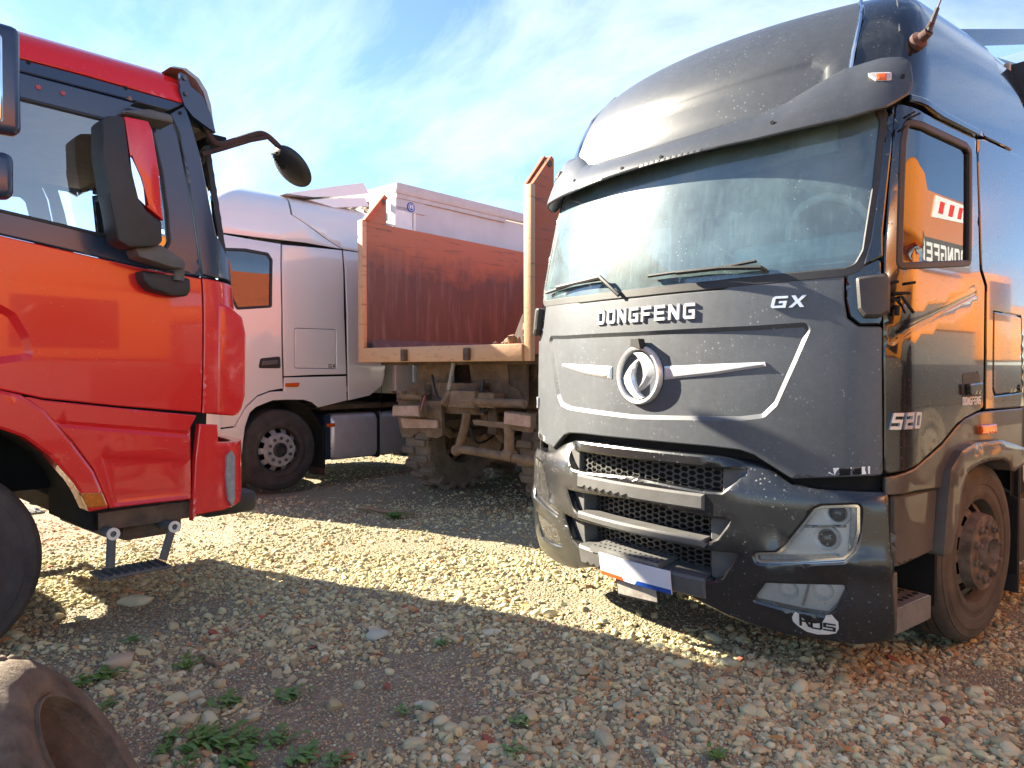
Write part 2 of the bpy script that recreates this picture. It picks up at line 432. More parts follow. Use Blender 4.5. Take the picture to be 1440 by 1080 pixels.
def resample(poly, step):
    out = []
    for a, b in zip(poly, poly[1:] + poly[:1]):
        n = max(1, int(math.ceil(math.hypot(b[0] - a[0], b[1] - a[1]) / step)))
        for k in range(n): out.append((a[0] + (b[0] - a[0]) * k / n, a[1] + (b[1] - a[1]) * k / n))
    return out

def patch_mesh(surf, poly, off=0.0, thick=.018, step=.07, holes=(), steps=(), edge=.006, drop=.004, relief=None):
    """a panel cut out of a curved skin: outline and holes in skin coordinates, with a rolled edge and a rim of real thickness.
    steps: (polygon, depth, slope width) pressed into the panel."""
    loops = [resample(poly, step)] + [resample(h, step) for h in holes]
    verts, edges = [], []
    def add_loop(L):
        b = len(verts); n = len(L)
        verts.extend(Vector(p) for p in L); edges.extend((b + i, b + (i + 1) % n) for i in range(n))
    for L in loops: add_loop(L)
    if edge:
        for k, L in enumerate(loops):
            q = inset(L, edge if k == 0 else -edge)
            for p in q: verts.append(Vector(p))
    for sp, dep, wid in steps:
        a = resample(sp, step * .6); add_loop(a); add_loop(inset(a, wid * .5)); add_loop(inset(a, wid))
    us = [p[0] for p in loops[0]]; vs = [p[1] for p in loops[0]]
    u = min(us) + step / 2
    while u < max(us):
        v = min(vs) + step / 2
        while v < max(vs):
            if inside(loops[0], u, v) and not any(inside(h, u, v) for h in loops[1:]): 
                if min(edge_dist(L, u, v) for L in loops) > step * .35 and all(edge_dist(sp, u, v) > wid * 1.3 for sp, _, wid in steps): verts.append(Vector((u, v)))
            v += step
        u += step
    V, E, F, *_ = delaunay_2d_cdt(verts, edges, [], 0, 1e-6)
    tris = []
    for f in F:
        cx = sum(V[i].x for i in f) / len(f); cy = sum(V[i].y for i in f) / len(f)
        if inside(loops[0], cx, cy) and not any(inside(h, cx, cy) for h in loops[1:]): tris.append(list(f))
    used = sorted({i for f in tris for i in f}); idx = {i: k for k, i in enumerate(used)}
    top, bot = [], []
    for i in used:
        x, y = V[i]
        o = off
        if drop and min(edge_dist(L, x, y) for L in loops) < 1e-4: o -= drop
        for sp, dep, wid in steps:
            if inside(sp, x, y):
                d = edge_dist(sp, x, y); t = min(1.0, d / wid); o += dep * t * t * (3 - 2 * t)
        if relief: o += relief(x, y)
        p, n = surf.P(x, y), surf.N(x, y)
        top.append(tuple(a + o * b for a, b in zip(p, n))); bot.append(tuple(a + (o - thick) * b for a, b in zip(p, n)))
    faces = [[idx[i] for i in f] for f in tris]
    # orient outwards
    sgn = 0.0
    for f in faces:
        A, B_, C_ = (Vector(top[k]) for k in f[:3]); sgn += (B_ - A).cross(C_ - A).dot(Vector(surf.N(*V[used[f[0]]])))
    if sgn < 0: faces = [g[::-1] for g in faces]
    n = len(top); cnt = {}
    for g in faces:
        for a, b in zip(g, g[1:] + g[:1]): cnt[(a, b)] = 1
    allf = list(faces)
    if thick:
        allf += [[k + n for k in g[::-1]] for g in faces]
        for (a, b) in cnt:
            if (b, a) not in cnt: allf.append([a, a + n, b + n, b])
    me = bpy.data.meshes.new('panel'); me.from_pydata(top + (bot if thick else []), [], allf); me.update()
    return me
def patch(name, surf, poly, mat, parent, smooth=30, **k):
    me = patch_mesh(surf, poly, **k); me.name = name
    return link(name, me, parent, mat, smooth)
def poly_line_strip(pts, w):
    """a band of width w along a polyline, as a polygon"""
    L = []; Rr = []
    for i, p in enumerate(pts):
        a = Vector(pts[max(i - 1, 0)]); b = Vector(pts[min(i + 1, len(pts) - 1)]); d = (b - a).normalized(); n = Vector((-d.y, d.x)) * w / 2
        L.append((p[0] + n.x, p[1] + n.y)); Rr.append((p[0] - n.x, p[1] - n.y))
    return L + Rr[::-1]

GLYPH = {
 'D': ([(0, 0), (.84, 0), (1, .16), (1, .84), (.84, 1), (0, 1)], [[(.22, .2), (.78, .2), (.78, .8), (.22, .8)]]),
 'O': ([(.12, 0), (.88, 0), (1, .12), (1, .88), (.88, 1), (.12, 1), (0, .88), (0, .12)], [[(.22, .2), (.78, .2), (.78, .8), (.22, .8)]]),
 'N': ([(0, 0), (.22, 0), (.22, .6), (.75, 0), (1, 0), (1, 1), (.78, 1), (.78, .4), (.25, 1), (0, 1)], []),
 'G': ([(.14, 0), (1, 0), (1, .58), (.48, .58), (.48, .4), (.78, .4), (.78, .2), (.22, .2), (.22, .8), (1, .8), (1, 1), (.14, 1), (0, .86), (0, .14)], []),
 'F': ([(0, 0), (.22, 0), (.22, .38), (.85, .38), (.85, .58), (.22, .58), (.22, .8), (1, .8), (1, 1), (0, 1)], []),
 'E': ([(0, 0), (1, 0), (1, .2), (.22, .2), (.22, .4), (.9, .4), (.9, .6), (.22, .6), (.22, .8), (1, .8), (1, 1), (0, 1)], []),
 'X': ([(0, 0), (.27, 0), (.5, .34), (.73, 0), (1, 0), (.65, .5), (1, 1), (.73, 1), (.5, .66), (.27, 1), (0, 1), (.35, .5)], []),
 '5': ([(0, 0), (1, 0), (1, .6), (.24, .6), (.24, .8), (1, .8), (1, 1), (0, 1), (0, .4), (.76, .4), (.76, .2), (0, .2)], []),
 '2': ([(0, 0), (1, 0), (1, .2), (.24, .2), (.24, .4), (1, .4), (1, 1), (0, 1), (0, .8), (.76, .8), (.76, .6), (0, .6)], []),
 'R': ([(0, 0), (.22, 0), (.22, .38), (.5, .38), (.75, 0), (1, 0), (.74, .4), (1, .5), (1, .9), (.9, 1), (0, 1)], [[(.22, .56), (.78, .56), (.78, .82), (.22, .82)]]),
 'U': ([(.15, 0), (.85, 0), (1, .15), (1, 1), (.78, 1), (.78, .2), (.22, .2), (.22, 1), (0, 1), (0, .15)], []),
}
GLYPH['0'] = GLYPH['O']; GLYPH['S'] = GLYPH['5']
def write(text, surf, u0, v0, w, h, gap, mat, parent, off, thick=.012, shear=0.0, name='letter', flip=False):
    for k, ch in enumerate(text):
        o, hs = GLYPH[ch]
        f = lambda p: ((u0 + (1 if not flip else -1) * (k * (w + gap) + p[0] * w + p[1] * h * shear)), v0 + p[1] * h)
        patch(name, surf, [f(p) for p in o], mat, parent, off=off, thick=thick, step=.08, holes=[[f(p) for p in q] for q in hs], edge=0, drop=0)

def wheel(parent, c, r, width, rim_r, face, mats, lugs=10, dish=.03, holes=10, tread=False, name='wheel'):
    """c: hub centre, face: +1 if the outer side looks along +x. wheel (disc) > tyre, hub, wheel_nut"""
    tm, rm, nm = mats
    hw = width / 2; f = face
    m = MB()
    # steel disc with vent holes: built as ring + spokes between the holes
    xo = hw * .55
    prof = [(hw * .92, rim_r * 1.03), (hw * .98, rim_r), (hw * .86, rim_r * .965), (xo, rim_r * .93)]
    m.lathe([(a * f, q) for a, q in prof], 40, 'X', c, closed=False)
    r1, r2 = rim_r * .93, rim_r * .70
    n = holes * 8
    def ring(rad, xa): return [m.bm.verts.new((c[0] + xa * f, c[1] + rad * math.cos(2 * math.pi * k / n), c[2] + rad * math.sin(2 * math.pi * k / n))) for k in range(n)]
    rad = [r1, r1 * .97, (r1 + r2) / 2, r2 * 1.05, r2, rim_r * .32]
    xs = [xo, xo + .01, xo + .03, xo + .05, xo + .055 + dish, xo + .055 + dish]
    rr = [ring(a, b) for a, b in zip(rad, xs)]
    for i in range(len(rr) - 1):
        for k in range(n):
            if i in (1, 2) and (k % 8) in (2, 3, 4, 5): continue
            m.bm.faces.new((rr[i][k], rr[i][(k + 1) % n], rr[i + 1][(k + 1) % n], rr[i + 1][k]))
    w = m.done(name, rm, parent, 30)
    m = MB()
    md = (rim_r + r) / 2
    t = [(-hw, rim_r * .98), (-hw * 1.06, rim_r * 1.2), (-hw * 1.08, md), (-hw * .98, r * .95), (-hw * .84, r * .99), (-hw * .3, r), (hw * .3, r),
         (hw * .84, r * .99), (hw * .98, r * .95), (hw * 1.00, r * .93), (hw * 1.035, r * .928), (hw * 1.06, md + .03), (hw * 1.085, md + .026), (hw * 1.09, md), (hw * 1.08, md - .028), (hw * 1.055, md - .032), (hw * 1.05, rim_r * 1.16), (hw * 1.075, rim_r * 1.14), (hw * 1.07, rim_r * 1.08), (hw, rim_r * .98), (hw * .6, rim_r * .9), (-hw * .6, rim_r * .9)]
    if not tread:
        t2 = []
        for a, q in t[5:7]: pass
        gro = []
        for gx in (-.55, -.18, .18, .55): gro += [(hw * gx - .008, r), (hw * gx - .006, r - .014), (hw * gx + .006, r - .014), (hw * gx + .008, r)]
        t = t[:5] + gro + t[7:]
    m.lathe([(a * f, q) for a, q in t], 64, 'X', c)
    if tread:
        N = 20
        for k in range(N):
            for sd in (-1, 1):
                a = 2 * math.pi * (k + (.5 if sd > 0 else 0)) / N
                m.box((c[0] + sd * hw * .52, c[1] + (r + .012) * math.cos(a), c[2] + (r + .012) * math.sin(a)), (hw * .98, .085, .06), (a + math.pi / 2 + 0, 0, sd * .28 * 0), bev=.012, seg=1)
                m.box((c[0] + sd * hw * 1.02, c[1] + (r - .035) * math.cos(a), c[2] + (r - .035) * math.sin(a)), (.05, .09, .09), (a + math.pi / 2, 0, 0), bev=.012, seg=1)
    m.done('tyre', tm, w, 40)
    m = MB(); m.lathe([(-hw * .5 * f, .02), (-hw * .5 * f, rim_r * .9)], 32, 'X', c, closed=False); m.lathe([(-hw * .5 * f, rim_r * .72), (hw * .45 * f, rim_r * .72)], 32, 'X', c, closed=False); m.done('brake_drum', 'dark_cavity', w)
    m = MB(); xh = xo + .055 + dish
    m.lathe([(a * f, q) for a, q in [(-.02 + xh, rim_r * .33), (xh + .02, rim_r * .31), (xh + .035, rim_r * .27), (xh + .012, rim_r * .23), (xh - .03, rim_r * .22)]], 28, 'X', c, closed=False, cap=True)
    m.done('hub', nm if lugs and rm != 'dusty_rim' else rm, w, 30)
    if lugs:
        for k in range(lugs):
            a = 2 * math.pi * (k + .35) / lugs; q = rim_r * .51
            mm = MB(); mm.lathe([(a_ * f, b_) for a_, b_ in [(xh - .01, .021), (xh + .016, .021), (xh + .02, .012), (xh + .034, .011)]], 8, 'X', (c[0], c[1] + q * math.cos(a), c[2] + q * math.sin(a)), closed=False, cap=True)
            mm.done('wheel_nut', nm, w, 30)
    return w

# ------------------------------------------------------------------ cab skins
# ---- truck poses: origin on the ground under the front centre, +y runs back through the truck, +x to the truck's left ----
BLACK = (0.680, 4.094, math.radians(-52.0))
RED = (-2.477, 5.603, math.radians(137.4))
WHITE = (-4.70, 8.85, math.radians(-43.8))
DUMP = (-0.807, 7.975, math.radians(138.8))

def lerp_table(tab, v):
    if v <= tab[0][0]: a, b = tab[0], tab[1]
    elif v >= tab[-1][0]: a, b = tab[-2], tab[-1]
    else:
        for a, b in zip(tab, tab[1:]):
            if a[0] <= v <= b[0]: break
    t = (v - a[0]) / (b[0] - a[0])
    return [p + (q - p) * t for p, q in zip(a[1:], b[1:])]

def hermite_table(tab, v):
    # smooth (Catmull-Rom) reading of a table
    n = len(tab)
    if v <= tab[0][0] or v >= tab[-1][0]: return lerp_table(tab, v)
    for i in range(n - 1):
        if tab[i][0] <= v <= tab[i + 1][0]: break
    a, b = tab[i], tab[i + 1]
    p, q = tab[max(i - 1, 0)], tab[min(i + 2, n - 1)]
    h = b[0] - a[0]; t = (v - a[0]) / h
    out = []
    for k in range(1, len(a)):
        m0 = (b[k] - p[k]) / (b[0] - p[0]) * h
        m1 = (q[k] - a[k]) / (q[0] - a[0]) * h
        out.append((2*t**3 - 3*t*t + 1)*a[k] + (t**3 - 2*t*t + t)*m0 + (-2*t**3 + 3*t*t)*b[k] + (t**3 - t*t)*m1)
    return out

class CabSurf:
    """Skin of a cab: u runs round the plan (0 = front centre, + towards +x), v runs up the profile."""
    def __init__(s, half, sag, s0, r, prof, depth=2.2, far=None):
        s.far = far; s.depth = depth; s.prof = prof
        pts = []
        n = 24
        for i in range(n + 1):
            x = s0 * i / n
            pts.append((x, sag * (x / s0) ** 2))
        sl = math.atan(2 * sag / s0)
        cx, cy = pts[-1][0] - r * math.sin(sl), pts[-1][1] + r * math.cos(sl)
        m = 16
        for i in range(1, m + 1):
            a = sl + (math.pi / 2 - sl) * i / m
            pts.append((cx + r * math.sin(a), cy - r * math.cos(a)))
        k = half / pts[-1][0]; pts = [(p[0] * k, p[1]) for p in pts]
        pts.append((half, 1.6)); pts.append((half, 3.5))
        L = [0.0]
        for a, b in zip(pts, pts[1:]): L.append(L[-1] + math.hypot(b[0] - a[0], b[1] - a[1]))
        s.tab = [(l, p[0], p[1]) for l, p in zip(L, pts)]
        s.uside = L[-3]; s.yside = pts[-3][1]
    def P(s, u, v):
        x, y = lerp_table(s.tab, abs(u))
        z, fi, si = hermite_table(s.prof, v)
        y = y + fi * max(0.0, 1 - y / s.depth)
        if s.far and u < 0: si = si + lerp_table(s.far, min(max(v, s.far[0][0]), s.far[-1][0]))[0]
        x = x * (1 - si / 1.25)
        return (x if u >= 0 else -x, y, z)
    def N(s, u, v, e=.004):
        a = s.P(u + e, v); b = s.P(u - e, v); c = s.P(u, v + e); d = s.P(u, v - e)
        t = [p - q for p, q in zip(a, b)]; w = [p - q for p, q in zip(c, d)]
        n = (t[1]*w[2] - t[2]*w[1], t[2]*w[0] - t[0]*w[2], t[0]*w[1] - t[1]*w[0])
        l = math.sqrt(sum(k*k for k in n)) or 1
        return tuple(k / l for k in n)

class PlaneSurf:
    """Flat sheet: point o + u*a + v*b, facing n."""
    def __init__(s, o, a, b, n): s.o, s.a, s.b, s.n = o, a, b, n
    def P(s, u, v): return tuple(o + u*p + v*q for o, p, q in zip(s.o, s.a, s.b))
    def N(s, u, v): return s.n

GX_PROFILE = [
    (.2, .2, .05, .03), (.5, .5, 0, 0), (1.0, 1.0, 0, 0), (1.6, 1.6, 0.0, 0), (2.05, 2.05, .03, .0), (2.75, 2.75, .15, .008),
    (2.9, 2.9, .20, .02), (3.1, 3.1, .29, .05), (3.25, 3.25, .38, .07), (3.4, 3.4, .50, .14), (3.55, 3.53, .70, .29), (3.75, 3.65, 1.0, .62), (4.05, 3.72, 1.45, 1.05)]
BLACK_SURF = CabSurf(1.265, .26, 1.05, .24, [p for p in GX_PROFILE if p[0] < 3.2] + [(3.25, 3.25, .40, .095), (3.4, 3.38, .55, .19), (3.55, 3.47, .80, .36), (3.75, 3.50, 1.15, .68), (4.05, 3.50, 1.5, 1.05)],
    far=[(1.7, 0), (2.05, .03), (2.75, .13), (3.1, .12), (3.3, .08), (3.5, .0), (3.7, -.15), (4.0, -.3)])
RED_SURF = CabSurf(1.25, .16, 1.08, .20, [
    (.3, .3, 0, 0), (.6, .6, 0, 0), (1.0, 1.0, 0, 0), (1.6, 1.6, 0, 0), (2.0, 2.0, .02, .0), (2.9, 2.9, .14, .01), (3.0, 3.0, .16, .015),
    (3.1, 3.10, .19, .03), (3.2, 3.2, .26, .07), (3.3, 3.27, .40, .20), (3.5, 3.32, .75, .55), (3.7, 3.34, 1.0, .9)])
WHITE_SURF = CabSurf(1.25, .26, 1.05, .24, [p if p[0] < 3.0 else (p[0], p[1] + (.04 if p[0] < 3.2 else .10), p[2], p[3] * .9) for p in GX_PROFILE])
# ------------------------------------------------------------------ helper: the plain rest of a tractor unit (chassis, rear wheels) behind the cab
def chassis(parent, y0, y1, wheels_y, mat='black_plastic', frame_z=.95, track=.92, rim='dusty_rim', tyre='dusty_tyre', fr=.5):
    m = MB()
    for sx in (-1, 1): m.box2((sx * .38 - .04, y0, frame_z - .14), (sx * .38 + .04, y1, frame_z + .12))
    for y in np.linspace(y0 + .3, y1 - .1, 5): m.box2((-.34, y - .05, frame_z - .09), (.34, y + .05, frame_z + .05))
    m.done('chassis_frame', mat, parent)
    for y in wheels_y:
        m = MB(); m.tube([(-track, y, fr), (track, y, fr)], .07); m.box((0, y, fr), (.34, .36, .36), bev=.1)
        m.done('axle', mat, parent)
        for sx in (-1, 1): wheel(parent, (sx * track, y, fr), fr, .56, .29, sx, (tyre, rim, 'nut_metal'), lugs=0)
    return parent

# ================================================================== the black tractor unit
SB = BLACK_SURF
bt = thing('tractor_truck', BLACK, 'black cab-over tractor truck with a dusty bonnet and silver emblem facing the red cab', 'truck')
# dark inner shell: shows in the shut lines only
m = patch('inner_shell', SB, [(-3.2, .75), (3.2, .75), (3.2, 2.0), (-3.2, 2.0)], 'dark_cavity', bt, off=-.07, thick=.0, step=.12,
   holes=[[(s * a, b) for a, b in ([(1.299, 0.9456), (2.872, 0.9975), (2.875, 0.7495), (2.456, 0.5611), (1.338, 0.5883)])] for s in (1, -1)], edge=0, drop=0)
patch('inner_shell', SB, [(-1.28, .36), (1.28, .36), (1.28, .80), (-1.28, .80)], 'dark_cavity', bt, off=-.16, thick=0, step=.12, edge=0, drop=0)
patch('inner_shell', SB, [(-2.9, 2.70), (2.9, 2.70), (2.9, 3.6), (-2.9, 3.6)], 'dark_cavity', bt, off=-.035, thick=0, step=.12, edge=0, drop=0)

# bonnet with the pressed panel
hood_r = [(0, [(0.0489, 1.89)][0][1])] + [(0.5308, 1.896), (0.5919, 1.928), (1.091, 1.958), (1.097, 1.82), (1.111, 1.731), (1.16, 1.691), (1.261, 1.689), (1.266, 1.365), (1.272, 1.017), (0.8783, 0.9755), (0.8324, 1.002), (0.7037, 1.076), (0.6295, 1.095), (0.4805, 1.103)] + [(0, [(0.0651, 1.107)][0][1])]
pan_r = [(0, [(0.0589, 1.702)][0][1])] + [(0.6936, 1.708), (0.9344, 1.717), (0.9603, 1.687), (0.8974, 1.527), (0.8114, 1.323), (0.7479, 1.259), (0.6293, 1.24)] + [(0, [(0.0655, 1.22)][0][1])]
patch('bonnet', SB, rnd(full(hood_r), .02), 'black_front', bt, step=.05, thick=.03, steps=[(rnd(full(pan_r), .05), -.015, .022)])
for s in (1, -1):
    q = [(1.1, 1.961), (1.168, 1.966), (1.243, 2.002), (1.26, 1.699), (1.165, 1.7), (1.123, 1.738), (1.106, 1.816)]
    patch('corner_panel', SB, rnd(q if s > 0 else mir(q), .02), 'black_paint', bt, step=.05)
    q = [(1.225, 2.649), (1.255, 2.715), (1.255, 2.483), (1.249, 2.302), (1.243, 2.106), (1.249, 2.008), (1.171, 1.969), (1.194, 2.082), (1.215, 2.363)]
    patch('windscreen_pillar', SB, (q if s > 0 else mir(q)), 'black_paint', bt, off=.004, step=.05)
    q = [(1.144, 1.909), (1.259, 1.924), (1.273, 1.885), (1.275, 1.75), (1.244, 1.728), (1.182, 1.729), (1.158, 1.766)]
    patch('mirror_mount', SB, rnd(q if s > 0 else mir(q), .015), 'mount_grey', bt, off=.045, thick=.05, step=.04, edge=.012, drop=.010)
# cowl under the screen
cw = [(0, [(0.0439, 1.953)][0][1]), *[(0.4627, 1.948), (0.5651, 1.947), (0.5846, 1.928), (0.5273, 1.893)], (0, [(0.0495, 1.882)][0][1])]
patch('cowl_panel', SB, full(cw), 'cowl_plastic', bt, off=-.018, step=.06)
# windscreen
wb = [(0.4637, 1.933), (1.088, 1.952), (1.141, 1.968), (1.173, 2.037), (1.196, 2.331), (1.205, 2.638)]
ws_r = [(0, [(0.0459, 1.929)][0][1])] + wb + [(1.15, 2.76), (0, 2.70)]
ws = rnd(full(ws_r), .05)
patch('windscreen_seal', SB, inset(ws, -.035), 'black_plastic', bt, off=.002, thick=.03, step=.07, holes=[inset(ws, .012)])
patch('windscreen', SB, ws, 'windscreen_glass', bt, off=-.004, thick=0, step=.06, edge=0, drop=0)

# sun visor over the screen
vz = [(0.6591, 2.599), (1.063, 2.627), (1.21, 2.658), (1.28, 2.717), (1.295, 2.773), (1.287, 2.88), (1.261, 2.911), (1.181, 2.933), (1.028, 2.937), (0.8891, 2.874), (0.762, 2.809), (0.6378, 2.783), (0.2627, 2.753)]
c0 = [(0.0384, 2.591), (0.0113, 2.742)]
VT = [(0, c0[1][1])] + sorted(vz[7:], key=lambda q: q[0])
def vtop(u): return lerp_table(VT, abs(u))[0]
def voff(u, v): return .10 - .095 * max(0, min(1, (v - 2.585) / (vtop(u) - 2.585))) ** 1.6 * (1 if abs(u) < 1.05 else max(.25, 1 - (abs(u) - 1.05) * 2.2))
vis = [(0, c0[0][1])] + vz + [(0, c0[1][1])]
LV = [(-q[0], q[1]) for q in vz[7:][::-1] if q[0] < 1.2]
vis = vis[:-1] + [(0, c0[1][1])] + LV + [(-1.30, 2.90), (-1.38, 2.84), (-1.41, 2.76), (-1.41, 2.66), (-1.36, 2.60), (-1.2, c0[0][1] + .02), (-.6, c0[0][1])]
vp = patch('sun_visor', SB, rnd(vis, .03), 'black_roof', bt, off=.10, thick=.014, step=.035, relief=lambda u, v: voff(u, v) - .10)
for s in (1, -1):
    for (u, v) in [(0.1438, 2.618), (0.7314, 2.677)]:
        m = MB(); p, n = Vector(SB.P(s * u, v)), Vector(SB.N(s * u, v)); k_ = voff(u, v); m.tube([p + n * (k_ - .01), p + n * (k_ + .006)], .010, 8); m.done('visor_screw', 'dark_cavity', vp)
    q = [(1.129, 2.835), (1.22, 2.822), (1.222, 2.783), (1.168, 2.791)]
    ml = patch('marker_lamp', SB, rnd(q if s > 0 else mir(q), .006), 'clear_lens', bt, off=voff(1.33, 2.87) + .004, thick=.02, step=.03)
    q = [(1.168, 2.821), (1.203, 2.818), (1.205, 2.787), (1.176, 2.792)]
    patch('reflector', SB, (q if s > 0 else mir(q)), 'orange_lens', ml, off=voff(1.33, 2.87) + .008, thick=.01, step=.03)
    q = [(1.256, 2.798)][0]
    m = MB(); p, n = Vector(SB.P(s * q[0], q[1])), Vector(SB.N(s * q[0], q[1])); m.tube([p + n * (voff(*q) - .01), p + n * (voff(*q) + .006)], .010, 8); m.done('visor_screw', 'dark_cavity', vp)

# roof: front fairing and the two rounded side sections
seam = [(1.035, 2.70), (1.045, 3.0), (1.06, 3.2), (1.07, 3.4), (1.06, 3.7), (1.04, 4.0)]
rf = [(0, 2.70)] + seam + [(0, 4.05)]
rec = [(0, 3.13), (.80, 3.13), (.92, 3.30), (.88, 3.62), (0, 3.66)]
patch('roof_fairing', SB, full(rf), 'black_roof', bt, step=.05, thick=.02, steps=[(rnd(full([(0, 3.0), (.86, 3.03), (.95, 2.98), (.97, 2.73), (0, 2.73)]), .03), -.015, .035)])
rear = [(2.19, 2.661), (2.627, 2.709), (2.583, 2.806), (2.566, 3.082)]
for s in (1, -1):
    q = [(1.05, 2.80), (1.30, 2.81), *[(1.314, 2.748), (1.682, 2.722), (2.187, 2.713), (2.615, 2.715)], (2.54, 2.9), (2.51, 3.2), (2.44, 3.42), (2.38, 3.65), (2.3, 3.95), (1.055, 4.0), (1.075, 3.7), (1.085, 3.4), (1.075, 3.2), (1.06, 3.0)]
    patch('roof_side', SB, (q if s > 0 else mir(q)), 'black_paint', bt, step=.06, thick=.02)
    m = MB(); m.tube([Vector(SB.P(s * u, v)) + Vector(SB.N(s * u, v)) * .006 for u, v in [(a + .008, b) for a, b in seam]], .009, 6); m.done('seam_highlight', 'chrome', bt)  # chrome bead added along the seam to draw its highlight line
    q = poly_line_strip([(1.315, 2.735), (1.599, 2.709), (2.068, 2.706)], .035)
    patch('rain_gutter', SB, (q if s > 0 else mir(q)), 'black_paint', bt, off=.022, thick=.03, step=.06)
m = MB(); m.box2((-.7, 1.5, 3.40), (.7, 2.15, 3.49), bev=.03); m.done('roof_top', 'black_paint', bt)

# doors
door = [(1.258, 2.711), (1.298, 2.714), (1.438, 2.69), (2.08, 2.686), (2.139, 2.339), (2.185, 2.014), (2.257, 1.934), (2.268, 1.567), (2.269, 1.29), (2.033, 1.25), (1.93, 1.219), (1.766, 1.14), (1.499, 1.05), (1.278, 1.02), (1.276, 1.365), (1.266, 1.702), (1.258, 2.008), (1.259, 2.301), (1.262, 2.483)]
win = [(1.315, 2.63), (1.952, 2.626), (2.01, 2.603), (2.037, 2.326), (2.055, 2.033), (1.327, 1.957), (1.32, 2.138), (1.305, 2.533)]
for s in (1, -1):
    f = (lambda q: q) if s > 0 else mir
    dn = patch('door', SB, rnd(f(door), .03), 'black_paint', bt, step=.06, thick=.03, holes=[rnd(f(win), .03)],
               steps=[(f([(1.284, 1.654), (1.384, 1.704), (1.781, 1.804), (2.155, 1.905), (2.176, 1.877), (1.783, 1.77), (1.401, 1.655), (1.292, 1.583)]), -.006, .02)])
    wn_ = rnd(f(win), .03)
    patch('window_seal', SB, inset(wn_, -.014), 'black_plastic', dn, off=.005, thick=.02, step=.08, holes=[inset(wn_, .02)])
    patch('window_pane', SB, inset(wn_, -.005), 'side_glass', dn, off=-.012, thick=0, step=.1, edge=0, drop=0)
    patch('handle_recess', SB, rnd(f([(1.991, 1.478), (2.187, 1.489), (2.216, 1.455), (2.211, 1.344), (1.995, 1.342)]), .02), 'black_plastic', dn, off=.003, thick=.01, step=.05)
    patch('door_handle', SB, rnd(f([(2.019, 1.421), (2.18, 1.426), (2.182, 1.37), (2.03, 1.363)]), .01), 'black_paint', dn, off=.03, thick=.02, step=.05)
    write('520', SB, *( ([(1.293, 1.223)][0] if s > 0 else (-[(1.39, 1.234)][0][0], [(1.293, 1.223)][0][1]))), .055, .075, .02, 'badge_silver', dn, .012, shear=.25, name='model_number')
    a, b = [(1.996, 1.313), (2.23, 1.317)]
    write('DONGFENG', SB, (a[0] if s > 0 else -b[0]), a[1], (b[0] - a[0]) / 8 * .76, .042, (b[0] - a[0]) / 8 * .24, 'letter_white', dn, .004, .003, name='maker_letter')
# stubs of wiring where the mirror was taken off
stub = [(1.286, 1.885), (1.312, 1.889), (1.294, 1.837), (1.369, 1.839), (1.292, 1.805), (1.323, 1.808), (1.371, 1.884), (1.4, 1.889), (1.333, 1.821), (1.397, 1.752), (1.313, 1.776), (1.311, 1.738)]
for k in range(0, len(stub), 2):
    m = MB(); m.tube([Vector(SB.P(*stub[k])) + Vector(SB.N(*stub[k])) * d for d in (.0, .02)] + [Vector(SB.P(*stub[k + 1])) + Vector(SB.N(*stub[k + 1])) * .022], .007 if k < 10 else .012, 6); m.done('wiring_stub', 'dark_cavity', bt)
stub = [(1.307, 2.65), (1.347, 2.673), (1.322, 2.641), (1.379, 2.67), (1.284, 2.586), (1.31, 2.603)]
for k in range(0, len(stub), 2):
    m = MB(); m.tube([Vector(SB.P(*stub[k])) + Vector(SB.N(*stub[k])) * .008, Vector(SB.P(*stub[k + 1])) + Vector(SB.N(*stub[k + 1])) * .014], .005, 6); m.done('wiring_stub', 'dark_cavity', bt)

